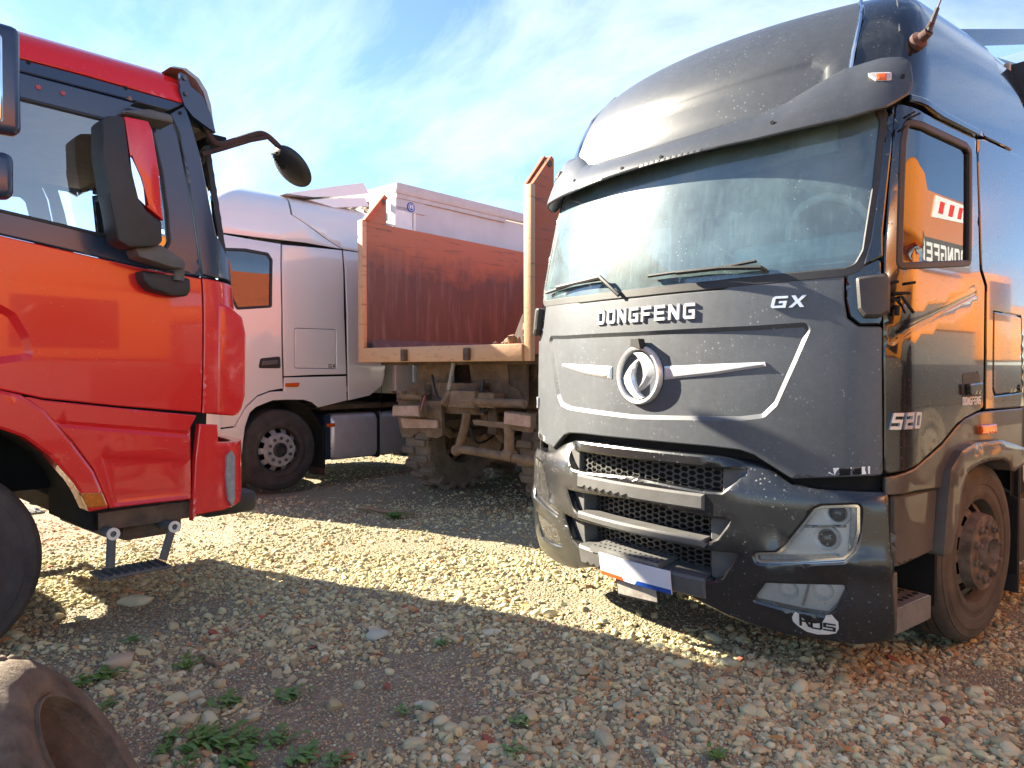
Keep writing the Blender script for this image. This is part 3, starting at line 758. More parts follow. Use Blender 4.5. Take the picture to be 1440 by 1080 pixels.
# side of the sleeper, skirt, wheel arch
for s in (1, -1):
    f = (lambda q: q) if s > 0 else mir
    sl_ = [(2.099, 2.682), (2.207, 2.702), (2.627, 2.705), (2.803, 2.702), (2.811, 2.386), (2.836, 1.818), (2.861, 1.278), (2.298, 1.281), (2.297, 1.568), (2.285, 1.936), (2.213, 2.016), (2.158, 2.341)]
    hat = rnd([(2.381, 1.813), (2.792, 1.8), (2.809, 1.695), (2.824, 1.361), (2.422, 1.35), (2.392, 1.385)], .02)
    sp = patch('sleeper_side', SB, f(sl_), 'black_paint', bt, step=.07, holes=[f(hat)])
    hp = patch('locker_door', SB, f(inset(hat, .008)), 'black_paint', sp, off=.002, step=.06)
    q = SB.P(s * [(2.778, 1.391)][0][0], [(2.778, 1.391)][0][1])
    m = MB(); m.tube([(q[0], q[1], q[2]), (q[0] + s * .01, q[1], q[2])], .017, 14); m.done('lock', 'nut_metal', hp)
    sk = [(1.285, 1.004), (1.5, 1.034), (1.783, 1.122), (1.947, 1.2), (2.051, 1.239), (2.213, 1.265), (2.298, 1.27), (2.861, 1.27), (2.85, 0.9579), (2.642, 0.9263), (2.589, 0.9347), (2.557, 0.9808), (2.464, 1.008), (2.297, 1.013), (2.147, 1.006), (2.005, 0.9734), (1.946, 0.8855), (1.78, 0.9164), (1.502, 0.9275), (1.286, 0.9231)]
    patch('side_skirt', SB, f(sk), 'side_skirt', bt, step=.06, off=-.006)
    ar = [(1.722, 0.5909), (1.78, 0.9025), (1.802, 1.005), (1.933, 1.09), (2.099, 1.119), (2.44, 1.114), (2.836, 1.041), (2.839, 0.9588), (2.642, 0.9263), (2.579, 0.9396), (2.557, 0.9808), (2.464, 1.008), (2.297, 1.013), (2.147, 1.006), (2.005, 0.9734), (1.929, 0.8873), (1.872, 0.7164), (1.803, 0.5852)]
    patch('wheel_arch', SB, rnd(f(ar), .02), 'side_skirt', bt, off=.035, thick=.12, step=.06, edge=.015, drop=.008)
    q = [(2.206, 1.202), (2.417, 1.2), (2.419, 1.15), (2.217, 1.153)]
    patch('side_marker', SB, rnd(f(q), .008), 'orange_lens', bt, off=.016, thick=.03, step=.04)
    stp = [(1.331, 0.9158), (1.771, 0.9172), (1.729, 0.6072), (1.334, 0.5853)]
    patch('step_panel', SB, rnd(f(stp), .012), 'side_skirt', bt, off=-.02, thick=.05, step=.06, edge=.012, drop=.012)
    patch('step_cover', SB, f([(1.306, 0.557), (1.358, 0.567), (1.375, 0.277), (1.318, 0.2724)]), 'side_skirt', bt, off=-.01, thick=.06, step=.06)
    m = MB(); a, b = (s * .98, .44, .36), (s * 1.22, .80, .385); m.box2(a, b, bev=.006)
    m.box2((s * .98, .44, .26), (s * 1.215, .80, .30))
    m.box2((s * 1.20, .44, .27), (s * 1.225, .80, .38))
    st = m.done('entry_step', 'brushed_step', bt)
    m = MB()
    for i in range(3):
        for j in range(6): m.tube([(s * (1.03 + i * .07), .48 + j * .055, .3855), (s * (1.03 + i * .07), .48 + j * .055, .388)], .017, 8)
    tag(m.done('step_hole', 'dark_cavity', st), kind='stuff')
    wheel(bt, (s * 1.05, 1.44, .50), .50, .30, .29, s, ('dusty_tyre', 'dusty_rim', 'dusty_rim'), lugs=10, dish=.05)
    m = MB(); m.box2((s * .72, .9, .3), (s * 1.2, .93, 1.05)); m.box2((s * .72, .9, 1.05), (s * 1.2, 2.0, 1.08)); m.box2((s * .72, 1.97, .28), (s * 1.22, 2.0, 1.05)); m.done('mudguard', 'dark_cavity', bt)
    m = MB(); m.box2((s * .8, 2.02, .16), (s * 1.21, 2.04, .95)); m.done('mud_flap', 'black_plastic', bt)
    m = MB(); m.box2((s * .55, 2.1, .75), (s * 1.22, 3.2, 1.02), bev=.08); m.done('rear_fender', 'cream_paint', bt)
    m = MB(); m.box2((s * .5, 2.12, .30), (s * 1.19, 3.5, .72), bev=.06); m.done('fuel_tank', 'side_skirt', bt)
    dq = [(2.54, 1.36), (3.7, 1.36), (3.75, 2.6), (3.6, 3.28), (3.0, 3.42), (2.42, 3.52), (2.47, 3.38), (2.52, 3.15), (2.545, 2.82)]
    patch('side_deflector', SB, f(dq), 'black_paint', bt, off=-.012, step=.08)
# roof deflector blades behind the cab
m = MB(); m.prism([(-1.02, 1.52), (1.02, 1.52), (1.06, 2.9), (-1.06, 2.9)], lambda x, y, d: (x, y, 3.42 + (y - 1.52) * .27 - d), .10); m.done('roof_blade', 'black_paint', bt)
m = MB(); m.prism([(-1.06, 1.9), (1.06, 1.9), (1.1, 2.9), (-1.1, 2.9)], lambda x, y, d: (x, y, 3.36 + (y - 1.9) * .11 - d), .10); m.done('roof_blade', 'black_paint', bt)
m = MB(); m.box2((-1.22, 2.0, 1.0), (1.22, 2.05, 3.3)); m.done('cab_back', 'black_plastic', bt)

# letters and emblem on the bonnet
a, b = [(-0.3043, 1.759), (0.381, 1.76)]
write('DONGFENG', SB, -.345 + .03, a[1] - .004, .067, .082, .0235, 'badge_silver', bt, .012, .014, name='maker_letter')
a, b = [(0.7729, 1.788), (0.8812, 1.79)]
write('GX', SB, a[0], a[1], .07, .056, .014, 'badge_silver', bt, .012, .014, shear=.2, name='series_letter')
for s in (1, -1):
    q = [(0.1939, 1.511), (0.4788, 1.522), (0.7492, 1.531), (0.7529, 1.51), (0.4795, 1.468), (0.1948, 1.439)]
    patch('chrome_strip', SB, (q if s > 0 else mir(q)), 'badge_silver', bt, off=-.004, thick=.03, step=.05, edge=.012, drop=.008)
ce = (0.03, 1.463); EP, EN = Vector(SB.P(*ce)), Vector(SB.N(*ce)); EX = Vector((1, -.02, 0)).normalized(); EZ = Vector((0, 0, 1))
EP = EP - EN * .018
def emb(x, z, d): return EP + EX * x + EZ * z - Vector((0, 1, 0)) * d
m = MB(); rr = []
for k in range(40):
    t = 2 * math.pi * k / 40
    rr.append([m.bm.verts.new(emb(math.cos(t) * q, math.sin(t) * q, d)) for q, d in ((.162, .0), (.163, .022), (.156, .034), (.142, .032), (.136, .018), (.136, .0))])
for k in range(40):
    A, B_ = rr[k], rr[(k + 1) % 40]
    for i in range(5): m.bm.faces.new((A[i], A[i + 1], B_[i + 1], B_[i]))
em = m.done('emblem_ring', 'badge_silver', bt, 40)
m = MB(); m.prism([(.138 * math.cos(k * math.pi / 16), .138 * math.sin(k * math.pi / 16)) for k in range(32)], lambda x, z, d: emb(x, z, d), -.012)
m.bm.verts.ensure_lookup_table(); m.done('emblem_disc', 'trailer_white', em)
wing = [(.05, .62), (-.18, .52), (-.42, .34), (-.62, .12), (-.76, -.10), (-.72, -.32), (-.60, -.52), (-.42, -.70), (-.20, -.82), (.06, -.86), (.28, -.82), (.06, -.66), (-.10, -.46), (-.19, -.22), (-.22, .02), (-.17, .24), (-.08, .44)]
ridge = [(.0, .5), (-.12, .42), (-.30, .26), (-.42, .08), (-.5, -.08), (-.48, -.26), (-.4, -.42), (-.28, -.56), (-.12, -.70), (.05, -.78), (.2, -.8), (.05, -.7), (-.15, -.48), (-.28, -.24), (-.33, 0), (-.25, .22), (-.1, .42)]
for s in (1, -1):
    m = MB(); A = [m.bm.verts.new(emb(s * x * .15, s * z * .15, -.0)) for x, z in wing]; B_ = [m.bm.verts.new(emb(s * x * .15, s * z * .15, .018)) for x, z in wing]; C_ = [m.bm.verts.new(emb(s * x * .15, s * z * .15, .030)) for x, z in ridge]
    n = len(wing)
    for i in range(n):
        j = (i + 1) % n
        m.bm.faces.new((A[i], A[j], B_[j], B_[i])); m.bm.faces.new((B_[i], B_[j], C_[j], C_[i]))
    m.bm.faces.new(C_); m.done('emblem_wing', 'badge_silver', em, 20)
q = [(0.0462, 1.633)][0]; p = Vector(SB.P(*q))
m = MB(); m.prism([(-.035, .028), (.02, .028), (.035, -.026), (-.035, -.015)], lambda x, z, d: p + Vector((x, -.05 * d / .05 - (.0 if z > 0 else .0), z)), .05); m.done('front_camera', 'black_plastic', bt)

# bumper
top_r = [(0, [(0.0651, 1.06)][0][1])] + [(0.5113, 1.058), (0.6969, 1.04), (0.7554, 1.021), (0.8293, 0.9749), (0.8818, 0.9452), (0.9958, 0.9346), (1.286, 0.9393)]
bot_r = [(1.302, 0.5899), (1.321, 0.2828), (1.274, 0.2592), (1.175, 0.2328), (0.9996, 0.2259), (0.8645, 0.225), (0.694, 0.2383), (0.5765, 0.2549)] + [(.30, .335), (.26, .40), (0, .40)]
op1 = [(0, [(0.0652, 1.001)][0][1])] + [(0.523, 0.9981), (0.6514, 0.9948), (0.6232, 0.943), (0.5506, 0.8789), (0.4431, 0.8745)] + [(0, [(0.0666, 0.8999)][0][1])]
op2 = [(0, [(0.0693, 0.7754)][0][1])] + [(0.4608, 0.7494), (0.6004, 0.746), (0.5308, 0.6471), (0.4774, 0.6173)] + [(0, [(0.0707, 0.6192)][0][1])]
op3 = [(0, [(0.0704, 0.5878)][0][1])] + [(0.4616, 0.5782), (0.641, 0.5885), (0.551, 0.4503), (0.4641, 0.4113)] + [(0, [(0.0594, 0.4106)][0][1])]
hl = [(0.7079, 0.6021), (0.8228, 0.6253), (0.8618, 0.6682), (0.9842, 0.8469), (1.015, 0.8631), (1.177, 0.8837), (1.178, 0.7573), (1.158, 0.6673), (1.114, 0.6194), (0.8915, 0.5766), (0.7286, 0.5524)]
fg = [(0.7689, 0.467), (1.115, 0.5098), (1.118, 0.4901), (1.083, 0.4057), (1.044, 0.3567), (0.9326, 0.3552), (0.7037, 0.3678)]
bump = full(top_r + bot_r)
holes = [full(op1), full(op2), full(op3)] + [rnd(hl, .02), rnd(mir(hl), .02), rnd(fg, .012), rnd(mir(fg), .012)]
ridge_v = [(0.5584, 0.8548), (0.6985, 0.8662), (0.9963, 0.878), (1.286, 0.9135)]
def bump_form(u, v):
    a = abs(u); k = max(0.0, min(1.0, (a - .50) / .15)); q = max(0.0, min(1.0, (a - .72) / .12))
    return -k * max(0.0, v - .90) * .55 + q * .020 * math.exp(-((v - .615) / .045) ** 2) + q * .012 * math.exp(-((v - .36) / .10) ** 2)
bp = patch('bumper', SB, rnd(bump, .02), 'black_bumper', bt, off=.03, thick=.06, step=.045, holes=holes, edge=.010, drop=.006,
           relief=bump_form)
def hexmesh(name, poly, pitch, off, mat, parent):
    m = MB(); us = [p[0] for p in poly]; vs = [p[1] for p in poly]; w = pitch * .60; r = pitch * .5
    done = set()
    def pt(u, v, d): return Vector(SB.P(u, v)) + Vector(SB.N(u, v)) * (off + d)
    rows = int((max(vs) - min(vs)) / (pitch * .5)) + 2; cols = int((max(us) - min(us)) / (pitch * 1.5)) + 2
    for i in range(cols * 2):
        for j in range(rows):
            cu = min(us) + i * pitch * .95; cv = min(vs) + (j + (.5 if i % 2 else 0)) * pitch * .62
            if not inside(poly, cu, cv): continue
            hx = [(cu + pitch * (.62 if k in (0, 3) else .33) * (1 if k in (0, 1, 5) else -1), cv + pitch * .31 * (0 if k in (0, 3) else (1 if k in (1, 2) else -1))) for k in range(6)]
            hi = [(cu + (a - cu) * .76, cv + (b - cv) * .76) for a, b in hx]
            O = [m.bm.verts.new(pt(*q, 0)) for q in hx]; I = [m.bm.verts.new(pt(*q, 0)) for q in hi]; D = [m.bm.verts.new(pt(*q, -.014)) for q in hi]
            for k in range(6):
                n = (k + 1) % 6
                m.bm.faces.new((O[k], O[n], I[n], I[k])); m.bm.faces.new((I[k], I[n], D[n], D[k]))
    m.done(name, mat, parent, 20)
for o_, off_ in ((op1, -.05), (op2, -.11), (op3, -.11)):
    hexmesh('grille_mesh', full(o_), .050, off_, 'grille_plastic', bp)
for o_ in (op2, op3, op1):
    for s in (1, -1):
        vv = [p[1] for p in o_]; ue = max(p[0] for p in o_); us_ = o_[1][0] if o_ is op1 else o_[1][0]
        q = [(us_ + .012, min(vv) + .003), (ue, min(vv) + .003), (ue, max(vv) - .003), (us_ + .012, max(vv) - .003)]
        patch('grille_cheek', SB, (q if s > 0 else mir(q)), 'grey_plastic', bp, off=-.022, thick=.10, step=.06)
# treads across the grille
def tread_bar(name, a, b, u, off, thick, mat='grey_plastic', holes=True, hm='dark_cavity'):
    q = [(-u, a), (u, a), (u, b), (-u, b)]
    o = patch(name, SB, q, mat, bt, off=off, thick=thick, step=.06, edge=.012, drop=.012)
    return o
s1 = [(0.1084, 0.8624), (0.1102, 0.7783), (0.4832, 0.8663)]; s2 = [(0.1118, 0.6375), (0.1114, 0.588)]; s3 = [(0.103, 0.4319), (0.0918, 0.3476)]
ub = [(0.4633, 0.8405)][0][0]
tread_bar('bumper_step', s1[1][1], s1[0][1], ub, .045, .13); tread_bar('grille_bar', s2[1][1], s2[0][1], ub, .04, .11); 
tread_bar('bumper_step', s3[1][1] - .02, s3[0][1] + .004, ub, .045, .16)
tread_bar('lower_lip', .355, .43, ub + .03, .02, .10, 'black_plastic')
def perforated(u0, u1, v, o0, o1, n, parent, r=.008):
    m = MB()
    for i in range(n):
        for j in range(4):
            u = u0 + (u1 - u0) * (i + .5 + .25 * (j % 2)) / n; o = o0 + (o1 - o0) * (j + .5) / 4
            p = Vector(SB.P(u, v)) + Vector(SB.N(u, v)) * o
            m.tube([p, p + Vector((0, 0, .003))], r, 6)
    tag(m.done('step_hole', 'dark_cavity', parent), kind='stuff')
perforated(-ub, ub, s1[0][1] - .001, -.06, .035, 30, bt)
cs = MB()
A = [Vector(SB.P(u, s3[0][1])) + Vector(SB.N(u, s3[0][1])) * o for u, o in ((-.32, .055), (.20, .055), (.20, -.13), (-.32, -.13))]
for d in (0,): 
    lo = [cs.bm.verts.new(p + Vector((0, 0, .0))) for p in A]; hi = [cs.bm.verts.new(p + Vector((0, 0, .035))) for p in A]
    cs.bm.faces.new(hi); cs.bm.faces.new(lo[::-1])
    for i in range(4): cs.bm.faces.new((lo[i], lo[(i + 1) % 4], hi[(i + 1) % 4], hi[i]))
cst = cs.done('centre_step', 'brushed_step', bt)
m = MB()
for i in range(13):
    for j in range(4):
        t = (i + .5) / 13; w = (j + .5 + .0) / 4.4
        p = A[0].lerp(A[1], t).lerp(A[3].lerp(A[2], t), w) + Vector((0, 0, .0355)); m.tube([p, p + Vector((0, 0, .002))], .007, 6)
tag(m.done('step_hole', 'dark_cavity', cst), kind='stuff')
# number plates
pl = [(-0.2177, 0.4525), (0.2855, 0.4486), (0.273, 0.3226), (-0.2351, 0.3352)]
u0, u1 = pl[0][0], pl[1][0]; v1 = (pl[0][1] + pl[1][1]) / 2; v0 = (pl[2][1] + pl[3][1]) / 2
np_ = patch('number_plate', SB, [(u0, v0), (u1, v0), (u1, v1), (u0, v1)], 'plate_white', bt, off=.072, thick=.008, step=.05, edge=0, drop=0)
patch('plate_band', SB, [(u0 + .002, v0 + .001), (u0 + .18, v0 + .001), (u0 + .17, v0 + .022), (u0 + .002, v0 + .022)], 'plate_red', np_, off=.0735, thick=.001, step=.05, edge=0, drop=0)
patch('plate_band', SB, [(u1 - .24, v0 + .001), (u1 - .002, v0 + .001), (u1 - .002, v0 + .026), (u1 - .22, v0 + .026)], 'plate_blue', np_, off=.0735, thick=.001, step=.05, edge=0, drop=0)
pl = [(-0.1184, 0.306), (0.1691, 0.3216), (0.16, 0.259), (-0.1325, 0.2387)]
o_ = patch('number_plate', SB, [(pl[0][0], pl[3][1] - .01), (pl[1][0], pl[2][1] - .01), (pl[1][0], pl[1][1]), (pl[0][0], pl[0][1])], 'plate_dirty', bt, off=.05, thick=.006, step=.05, edge=0, drop=0)
patch('plate_frame', SB, inset([(pl[0][0], pl[3][1] - .01), (pl[1][0], pl[2][1] - .01), (pl[1][0], pl[1][1]), (pl[0][0], pl[0][1])], -.012), 'black_plastic', o_, off=.046, thick=.012, step=.05, edge=0, drop=0)

# lamps
for s in (1, -1):
    f = (lambda q: q) if s > 0 else mir
    H = patch('headlight', SB, inset(rnd(f(hl), .02), -.006), 'reflector_silver', bt, off=-.016, thick=.02, step=.05, edge=0, drop=0)
    patch('headlight_lens', SB, inset(rnd(f(hl), .02), .003), 'lamp_glass', H, off=.026, thick=0, step=.05, edge=0, drop=0)
    patch('lamp_bezel', SB, inset(rnd(f(hl), .02), .002), 'chrome', H, off=.015, thick=.05, step=.05, holes=[inset(rnd(f(hl), .02), .014)], edge=0, drop=0)
    patch('light_strip', SB, f([(0.732, 0.5916), (1.09, 0.6429), (1.09, 0.6197), (0.8785, 0.585), (0.7389, 0.5645)]), 'clear_lens', H, off=.004, thick=.03, step=.05)
    patch('light_strip', SB, f([(1.139, 0.8676), (1.165, 0.8731), (1.163, 0.7461), (1.146, 0.679), (1.126, 0.657)]), 'clear_lens', H, off=.004, thick=.03, step=.05)
    patch('lamp_divider', SB, f([(0.9411, 0.7622), (1.119, 0.7808), (1.119, 0.7677), (0.9317, 0.7477)]), 'chrome', H, off=.0, thick=.03, step=.05)
    for c, r_ in (([(1.079, 0.8295)][0], .046), ([(1.035, 0.7093)][0], .046)):
        p, n = Vector(SB.P(s * c[0], c[1])), Vector(SB.N(s * c[0], c[1])); n = (n + Vector((0, -1, 0)) * .8).normalized()
        b_ = bmesh.new(); bmesh.ops.create_uvsphere(b_, u_segments=20, v_segments=12, radius=r_); bmesh.ops.transform(b_, matrix=Matrix.Translation(p - n * .026), verts=b_.verts)
        m = MB(); m.join(b_); m.done('projector', 'projector_black', H, 60)
        m = MB(); ex = n.orthogonal().normalized(); ey = n.cross(ex); ring = []
        for k in range(24):
            t = 2 * math.pi * k / 24; d = ex * math.cos(t) + ey * math.sin(t)
            ring.append([m.bm.verts.new(p + d * q - n * w) for q, w in ((r_ - .004, .012), (r_ + .012, .004), (r_ + .016, .03))])
        for k in range(24):
            for i in range(2): m.bm.faces.new((ring[k][i], ring[k][i + 1], ring[(k + 1) % 24][i + 1], ring[(k + 1) % 24][i]))
        m.done('projector_ring', 'reflector_silver', H, 40)
    G_ = patch('fog_light', SB, inset(rnd(f(fg), .012), -.005), 'reflector_silver', bt, off=-.012, thick=.02, step=.05, edge=0, drop=0)
    patch('fog_lens', SB, inset(rnd(f(fg), .012), .002), 'lamp_glass', G_, off=.026, thick=0, step=.05, edge=0, drop=0)
    patch('lamp_divider', SB, f([(0.9555, 0.4865), (0.9681, 0.4884), (0.9391, 0.3708), (0.9263, 0.3722)]), 'clear_lens', G_, off=.004, thick=.03, step=.05)
    for c in ([(0.8653, 0.4404)][0], [(1.021, 0.4586)][0]):
        p, n = Vector(SB.P(s * c[0], c[1])), Vector(SB.N(s * c[0], c[1]))
        m = MB(); ex = n.orthogonal().normalized(); ey = n.cross(ex); ring = []
        for k in range(20):
            t = 2 * math.pi * k / 20; d = ex * math.cos(t) + ey * math.sin(t)
            ring.append([m.bm.verts.new(p + d * q + n * w) for q, w in ((.001, -.01), (.012, -.008), (.014, -.03), (.045, .006), (.05, -.03))])
        for k in range(20):
            for i in range(4): m.bm.faces.new((ring[k][i], ring[k][i + 1], ring[(k + 1) % 20][i + 1], ring[(k + 1) % 20][i]))
        m.done('fog_bulb', 'reflector_silver', G_, 40)
    patch('corner_lamp', SB, rnd(f([(1.02, 1.04), (1.22, 1.061), (1.22, 1.016), (1.026, 0.9935)]), .006), 'reflector_silver', bt, off=.0, thick=.02, step=.04)
    patch('lamp_slot', SB, f([(1.087, 1.041), (1.134, 1.047), (1.135, 1.011), (1.087, 1.004)]), 'dark_cavity', bt, off=.004, thick=.01, step=.04)
    patch('lamp_slot', SB, f([(1.143, 1.047), (1.181, 1.053), (1.182, 1.017), (1.144, 1.012)]), 'dark_cavity', bt, off=.004, thick=.01, step=.04)
# oval country sticker round the tow eye
ov = [(1147 + 33 * math.cos(t) + 3 * math.sin(t), 872 + 17 * math.sin(t) + 5 * math.cos(t)) for t in [k * math.pi / 14 for k in range(28)]]
OV = [(0.8909, 0.3264), (0.906, 0.3579), (0.9249, 0.3507), (0.9407, 0.3286), (0.9658, 0.3153), (0.9944, 0.3134), (1.022, 0.3221), (1.035, 0.3455), (1.041, 0.3641), (1.065, 0.3718), (1.08, 0.3535), (1.093, 0.3416), (1.096, 0.3069), (1.084, 0.2797), (1.051, 0.2662), (1.004, 0.2573), (0.9561, 0.2626), (0.9175, 0.2843), (0.8955, 0.3055)]
st_ = patch('oval_sticker', SB, rnd(OV, .004), 'sticker_white', bt, off=.034, thick=.0, step=.03, edge=0, drop=0, relief=bump_form)
a = [(0.9242, 0.2929)][0]
for k, (ch, px_) in enumerate(zip('RUS', [(0.9241, 0.2911), (0.972, 0.2858), (1.029, 0.2874)])):
    o, hs = GLYPH[ch]; hh = (.060, .040, .040)[k]; w_ = .054
    g = lambda p: (px_[0] + p[0] * w_, px_[1] + p[1] * hh)
    patch('sticker_letter', SB, [g(p) for p in o], 'letter_black', st_, off=.0365, thick=0, step=.03, holes=[[g(p) for p in q] for q in hs], edge=0, drop=0, relief=bump_form)
# wipers
def wiper(pts, arm, off=.03):
    m = MB(); m.tube([Vector(SB.P(*q)) + Vector(SB.N(*q)) * off for q in pts], .009, 6)
    m.tube([Vector(SB.P(*q)) + Vector(SB.N(*q)) * (off - .014) for q in pts], .005, 6)
    w = m.done('wiper_blade', 'black_plastic', bt)
    m = MB(); m.tube([Vector(SB.P(*q)) + Vector(SB.N(*q)) * o for q, o in arm], .012, 6); m.done('wiper_arm', 'black_plastic', bt)
q = [(-1.021, 2.003), (-0.585, 2.02), (-0.2869, 2.016)]; r_ = [(-0.7868, 2.014), (-0.2677, 2.022), (-0.1221, 1.911)]
wiper(q, [(r_[0], .045), (r_[1], .05), (r_[2], .02)])
q = [(0.0997, 1.995), (0.2956, 1.999), (0.5354, 2), (0.6997, 2.018)]; r_ = [(0.2876, 1.992), (0.5359, 1.993), (0.7297, 1.98), (0.7405, 1.973)]
wiper(q, [(r_[0], .045), (r_[1], .05), (r_[2], .045), (r_[3], .01)])
# aerial
q = [(1.351, 3.031)][0]; p, n = Vector(SB.P(*q)), Vector(SB.N(*q))
m = MB(); m.tube([p - n * .02, p + n * .02, p + n * .035, p + n * .075], [.042, .042, .026, .022], 16); m.tube([p + n * .05, p + n * .09 + Vector((0, -.0, .03))], .012, 10)
an = m.done('aerial_base', 'brown_rubber', bt)
m = MB(); b0 = p + n * .07; m.tube([b0, b0 + Vector((.035, .01, .10))], [.016, .010], 8); m.tube([b0 + Vector((.035, .01, .10)), b0 + Vector((.16, .05, .46))], [.005, .003], 6); m.done('aerial_rod', 'black_plastic', an)
q0, q1 = [(1.258, 3.089), (1.254, 3.324)]
m = MB(); m.tube([Vector(SB.P(*q0)) + Vector(SB.N(*q0)) * .004, Vector(SB.P(*q1)) + Vector(SB.N(*q1)) * .01], .004, 6); m.done('aerial_cable', 'nut_metal', an)

# inside the cab
m = MB(); m.prism([(.28, 1.92), (.36, 2.02), (.62, 2.06), (.80, 2.02), (.86, 1.85), (.86, 1.5), (.3, 1.5)], lambda y, z, d: (-.98 + d, y + .05, z), 1.96); m.box2((.30, .42, 2.03), (1.08, .80, 2.17), bev=.07)
ds = m.done('dashboard', 'dash_cloth', bt)
m = MB(); c = Vector((.66, .86, 2.20)); rr = []
N_ = 40
for k in range(N_):
    t = 2 * math.pi * k / N_; d = Vector((math.cos(t), -.42 * math.sin(t) * 1.0, math.sin(t) * .91)).normalized()
    r0 = .024 + (.003 if k % 2 else -.002); ax = d; up = Vector((0, .91, .42))
    rr.append([m.bm.verts.new(c + d * .25 + (ax * math.cos(a) + up * math.sin(a)) * r0) for a in [2 * math.pi * j / 8 for j in range(8)]])
for k in range(N_):
    for j in range(8): m.bm.faces.new((rr[k][j], rr[k][(j + 1) % 8], rr[(k + 1) % N_][(j + 1) % 8], rr[(k + 1) % N_][j]))
sw = m.done('steering_wheel', 'wheel_cover', bt, 50)
m = MB(); m.tube([c - Vector((.24, 0, 0)), c + Vector((.24, 0, 0))], .018, 6); m.tube([c, c + Vector((0, -.25, -.45))], .04, 8); m.done('steering_column', 'black_plastic', sw)
for s in (-1, 1):
    m = MB(); m.box2((s * .66 - .25, 1.05, 1.55), (s * .66 + .25, 1.55, 1.75), bev=.06); m.box((s * .66, 1.62, 2.1), (.50, .16, .75), (R(-10), 0, 0), bev=.06); m.box((s * .66, 1.70, 2.58), (.30, .12, .2), bev=.04); m.done('driver_seat', 'seat_dark', bt)
m = MB(); m.box2((-1.15, 1.95, 1.4), (1.15, 1.98, 3.3)); m.box2((-1.0, .72, 2.80), (1.0, 1.95, 2.84)); m.done('cab_lining', 'headliner', bt)
m = MB(); m.box2((-.85, .55, 2.60), (.85, .58, 2.80), bev=.02); m.done('sun_blind', 'dash_cloth', bt)
# papers on the dash behind the screen
q = [(0.1117, 2.063)][0]; p = Vector(SB.P(*q)) + Vector((0, .06, 0))
m = MB(); m.box2((p.x - .07, p.y, p.z - .07), (p.x + .06, p.y + .004, p.z + .20)); pp = m.done('paper_sheet', 'sticker_white', bt)
m = MB(); m.prism([(-.045, -.05), (.04, -.04), (.045, .06), (-.03, .07)], lambda x, z, d: (p.x + x, p.y - .003 - d, p.z + z), .002); m.done('printed_block', 'letter_black', pp)
m = MB(); m.prism([(-.025, -.03), (.025, -.028), (.01, .01), (.008, .035), (-.006, .035), (-.008, .01)], lambda x, z, d: (p.x + x, p.y - .007 - d, p.z + z), .001); m.done('printed_bottle', 'sticker_white', pp)
q = [(0.2484, 2.121)][0]; p = Vector(SB.P(*q)) + Vector((0, .03, 0))
m = MB(); m.tube([p + Vector((.03 * math.cos(t), 0, .032 * math.sin(t))) for t in [k * math.pi / 10 for k in range(18)]], .006, 6); m.done('suction_ring', 'grey_plastic', bt)
chassis(bt, 1.0, 6.0, [5.1])

# ================================================================== the red cab on the left
SR = RED_SURF
rt = thing('red_truck', RED, 'red flat-roofed cab-over truck with dark window surround and pipe-hung step', 'truck')
for s in (1, -1):
    cut = [(-2.664, 1.357), (-2.491, 1.394), (-2.409, 1.374), (-2.3, 1.29), (-2.176, 1.116), (-2.075, 0.9392), (-1.998, 0.7436), (-1.982, 0.5527), (-2.672, 0.6714)]
    patch('inner_shell', SR, [(0, 1.26), (s * 1.42, 1.26), (s * 1.44, .74), (s * 3.2, .74), (s * 3.2, 2.05), (0, 2.05)], 'dark_cavity', rt, off=-.05, thick=0, step=.12, holes=[cut if s < 0 else mir(cut)], edge=0, drop=0)
patch('inner_shell', SR, [(-3.2, 2.95), (3.2, 2.95), (3.2, 3.6), (-3.2, 3.6)], 'dark_cavity', rt, off=-.04, thick=0, step=.12, edge=0, drop=0)
def both(fn):
    for s in (-1, 1): fn(s, (lambda q: q) if s < 0 else mir)
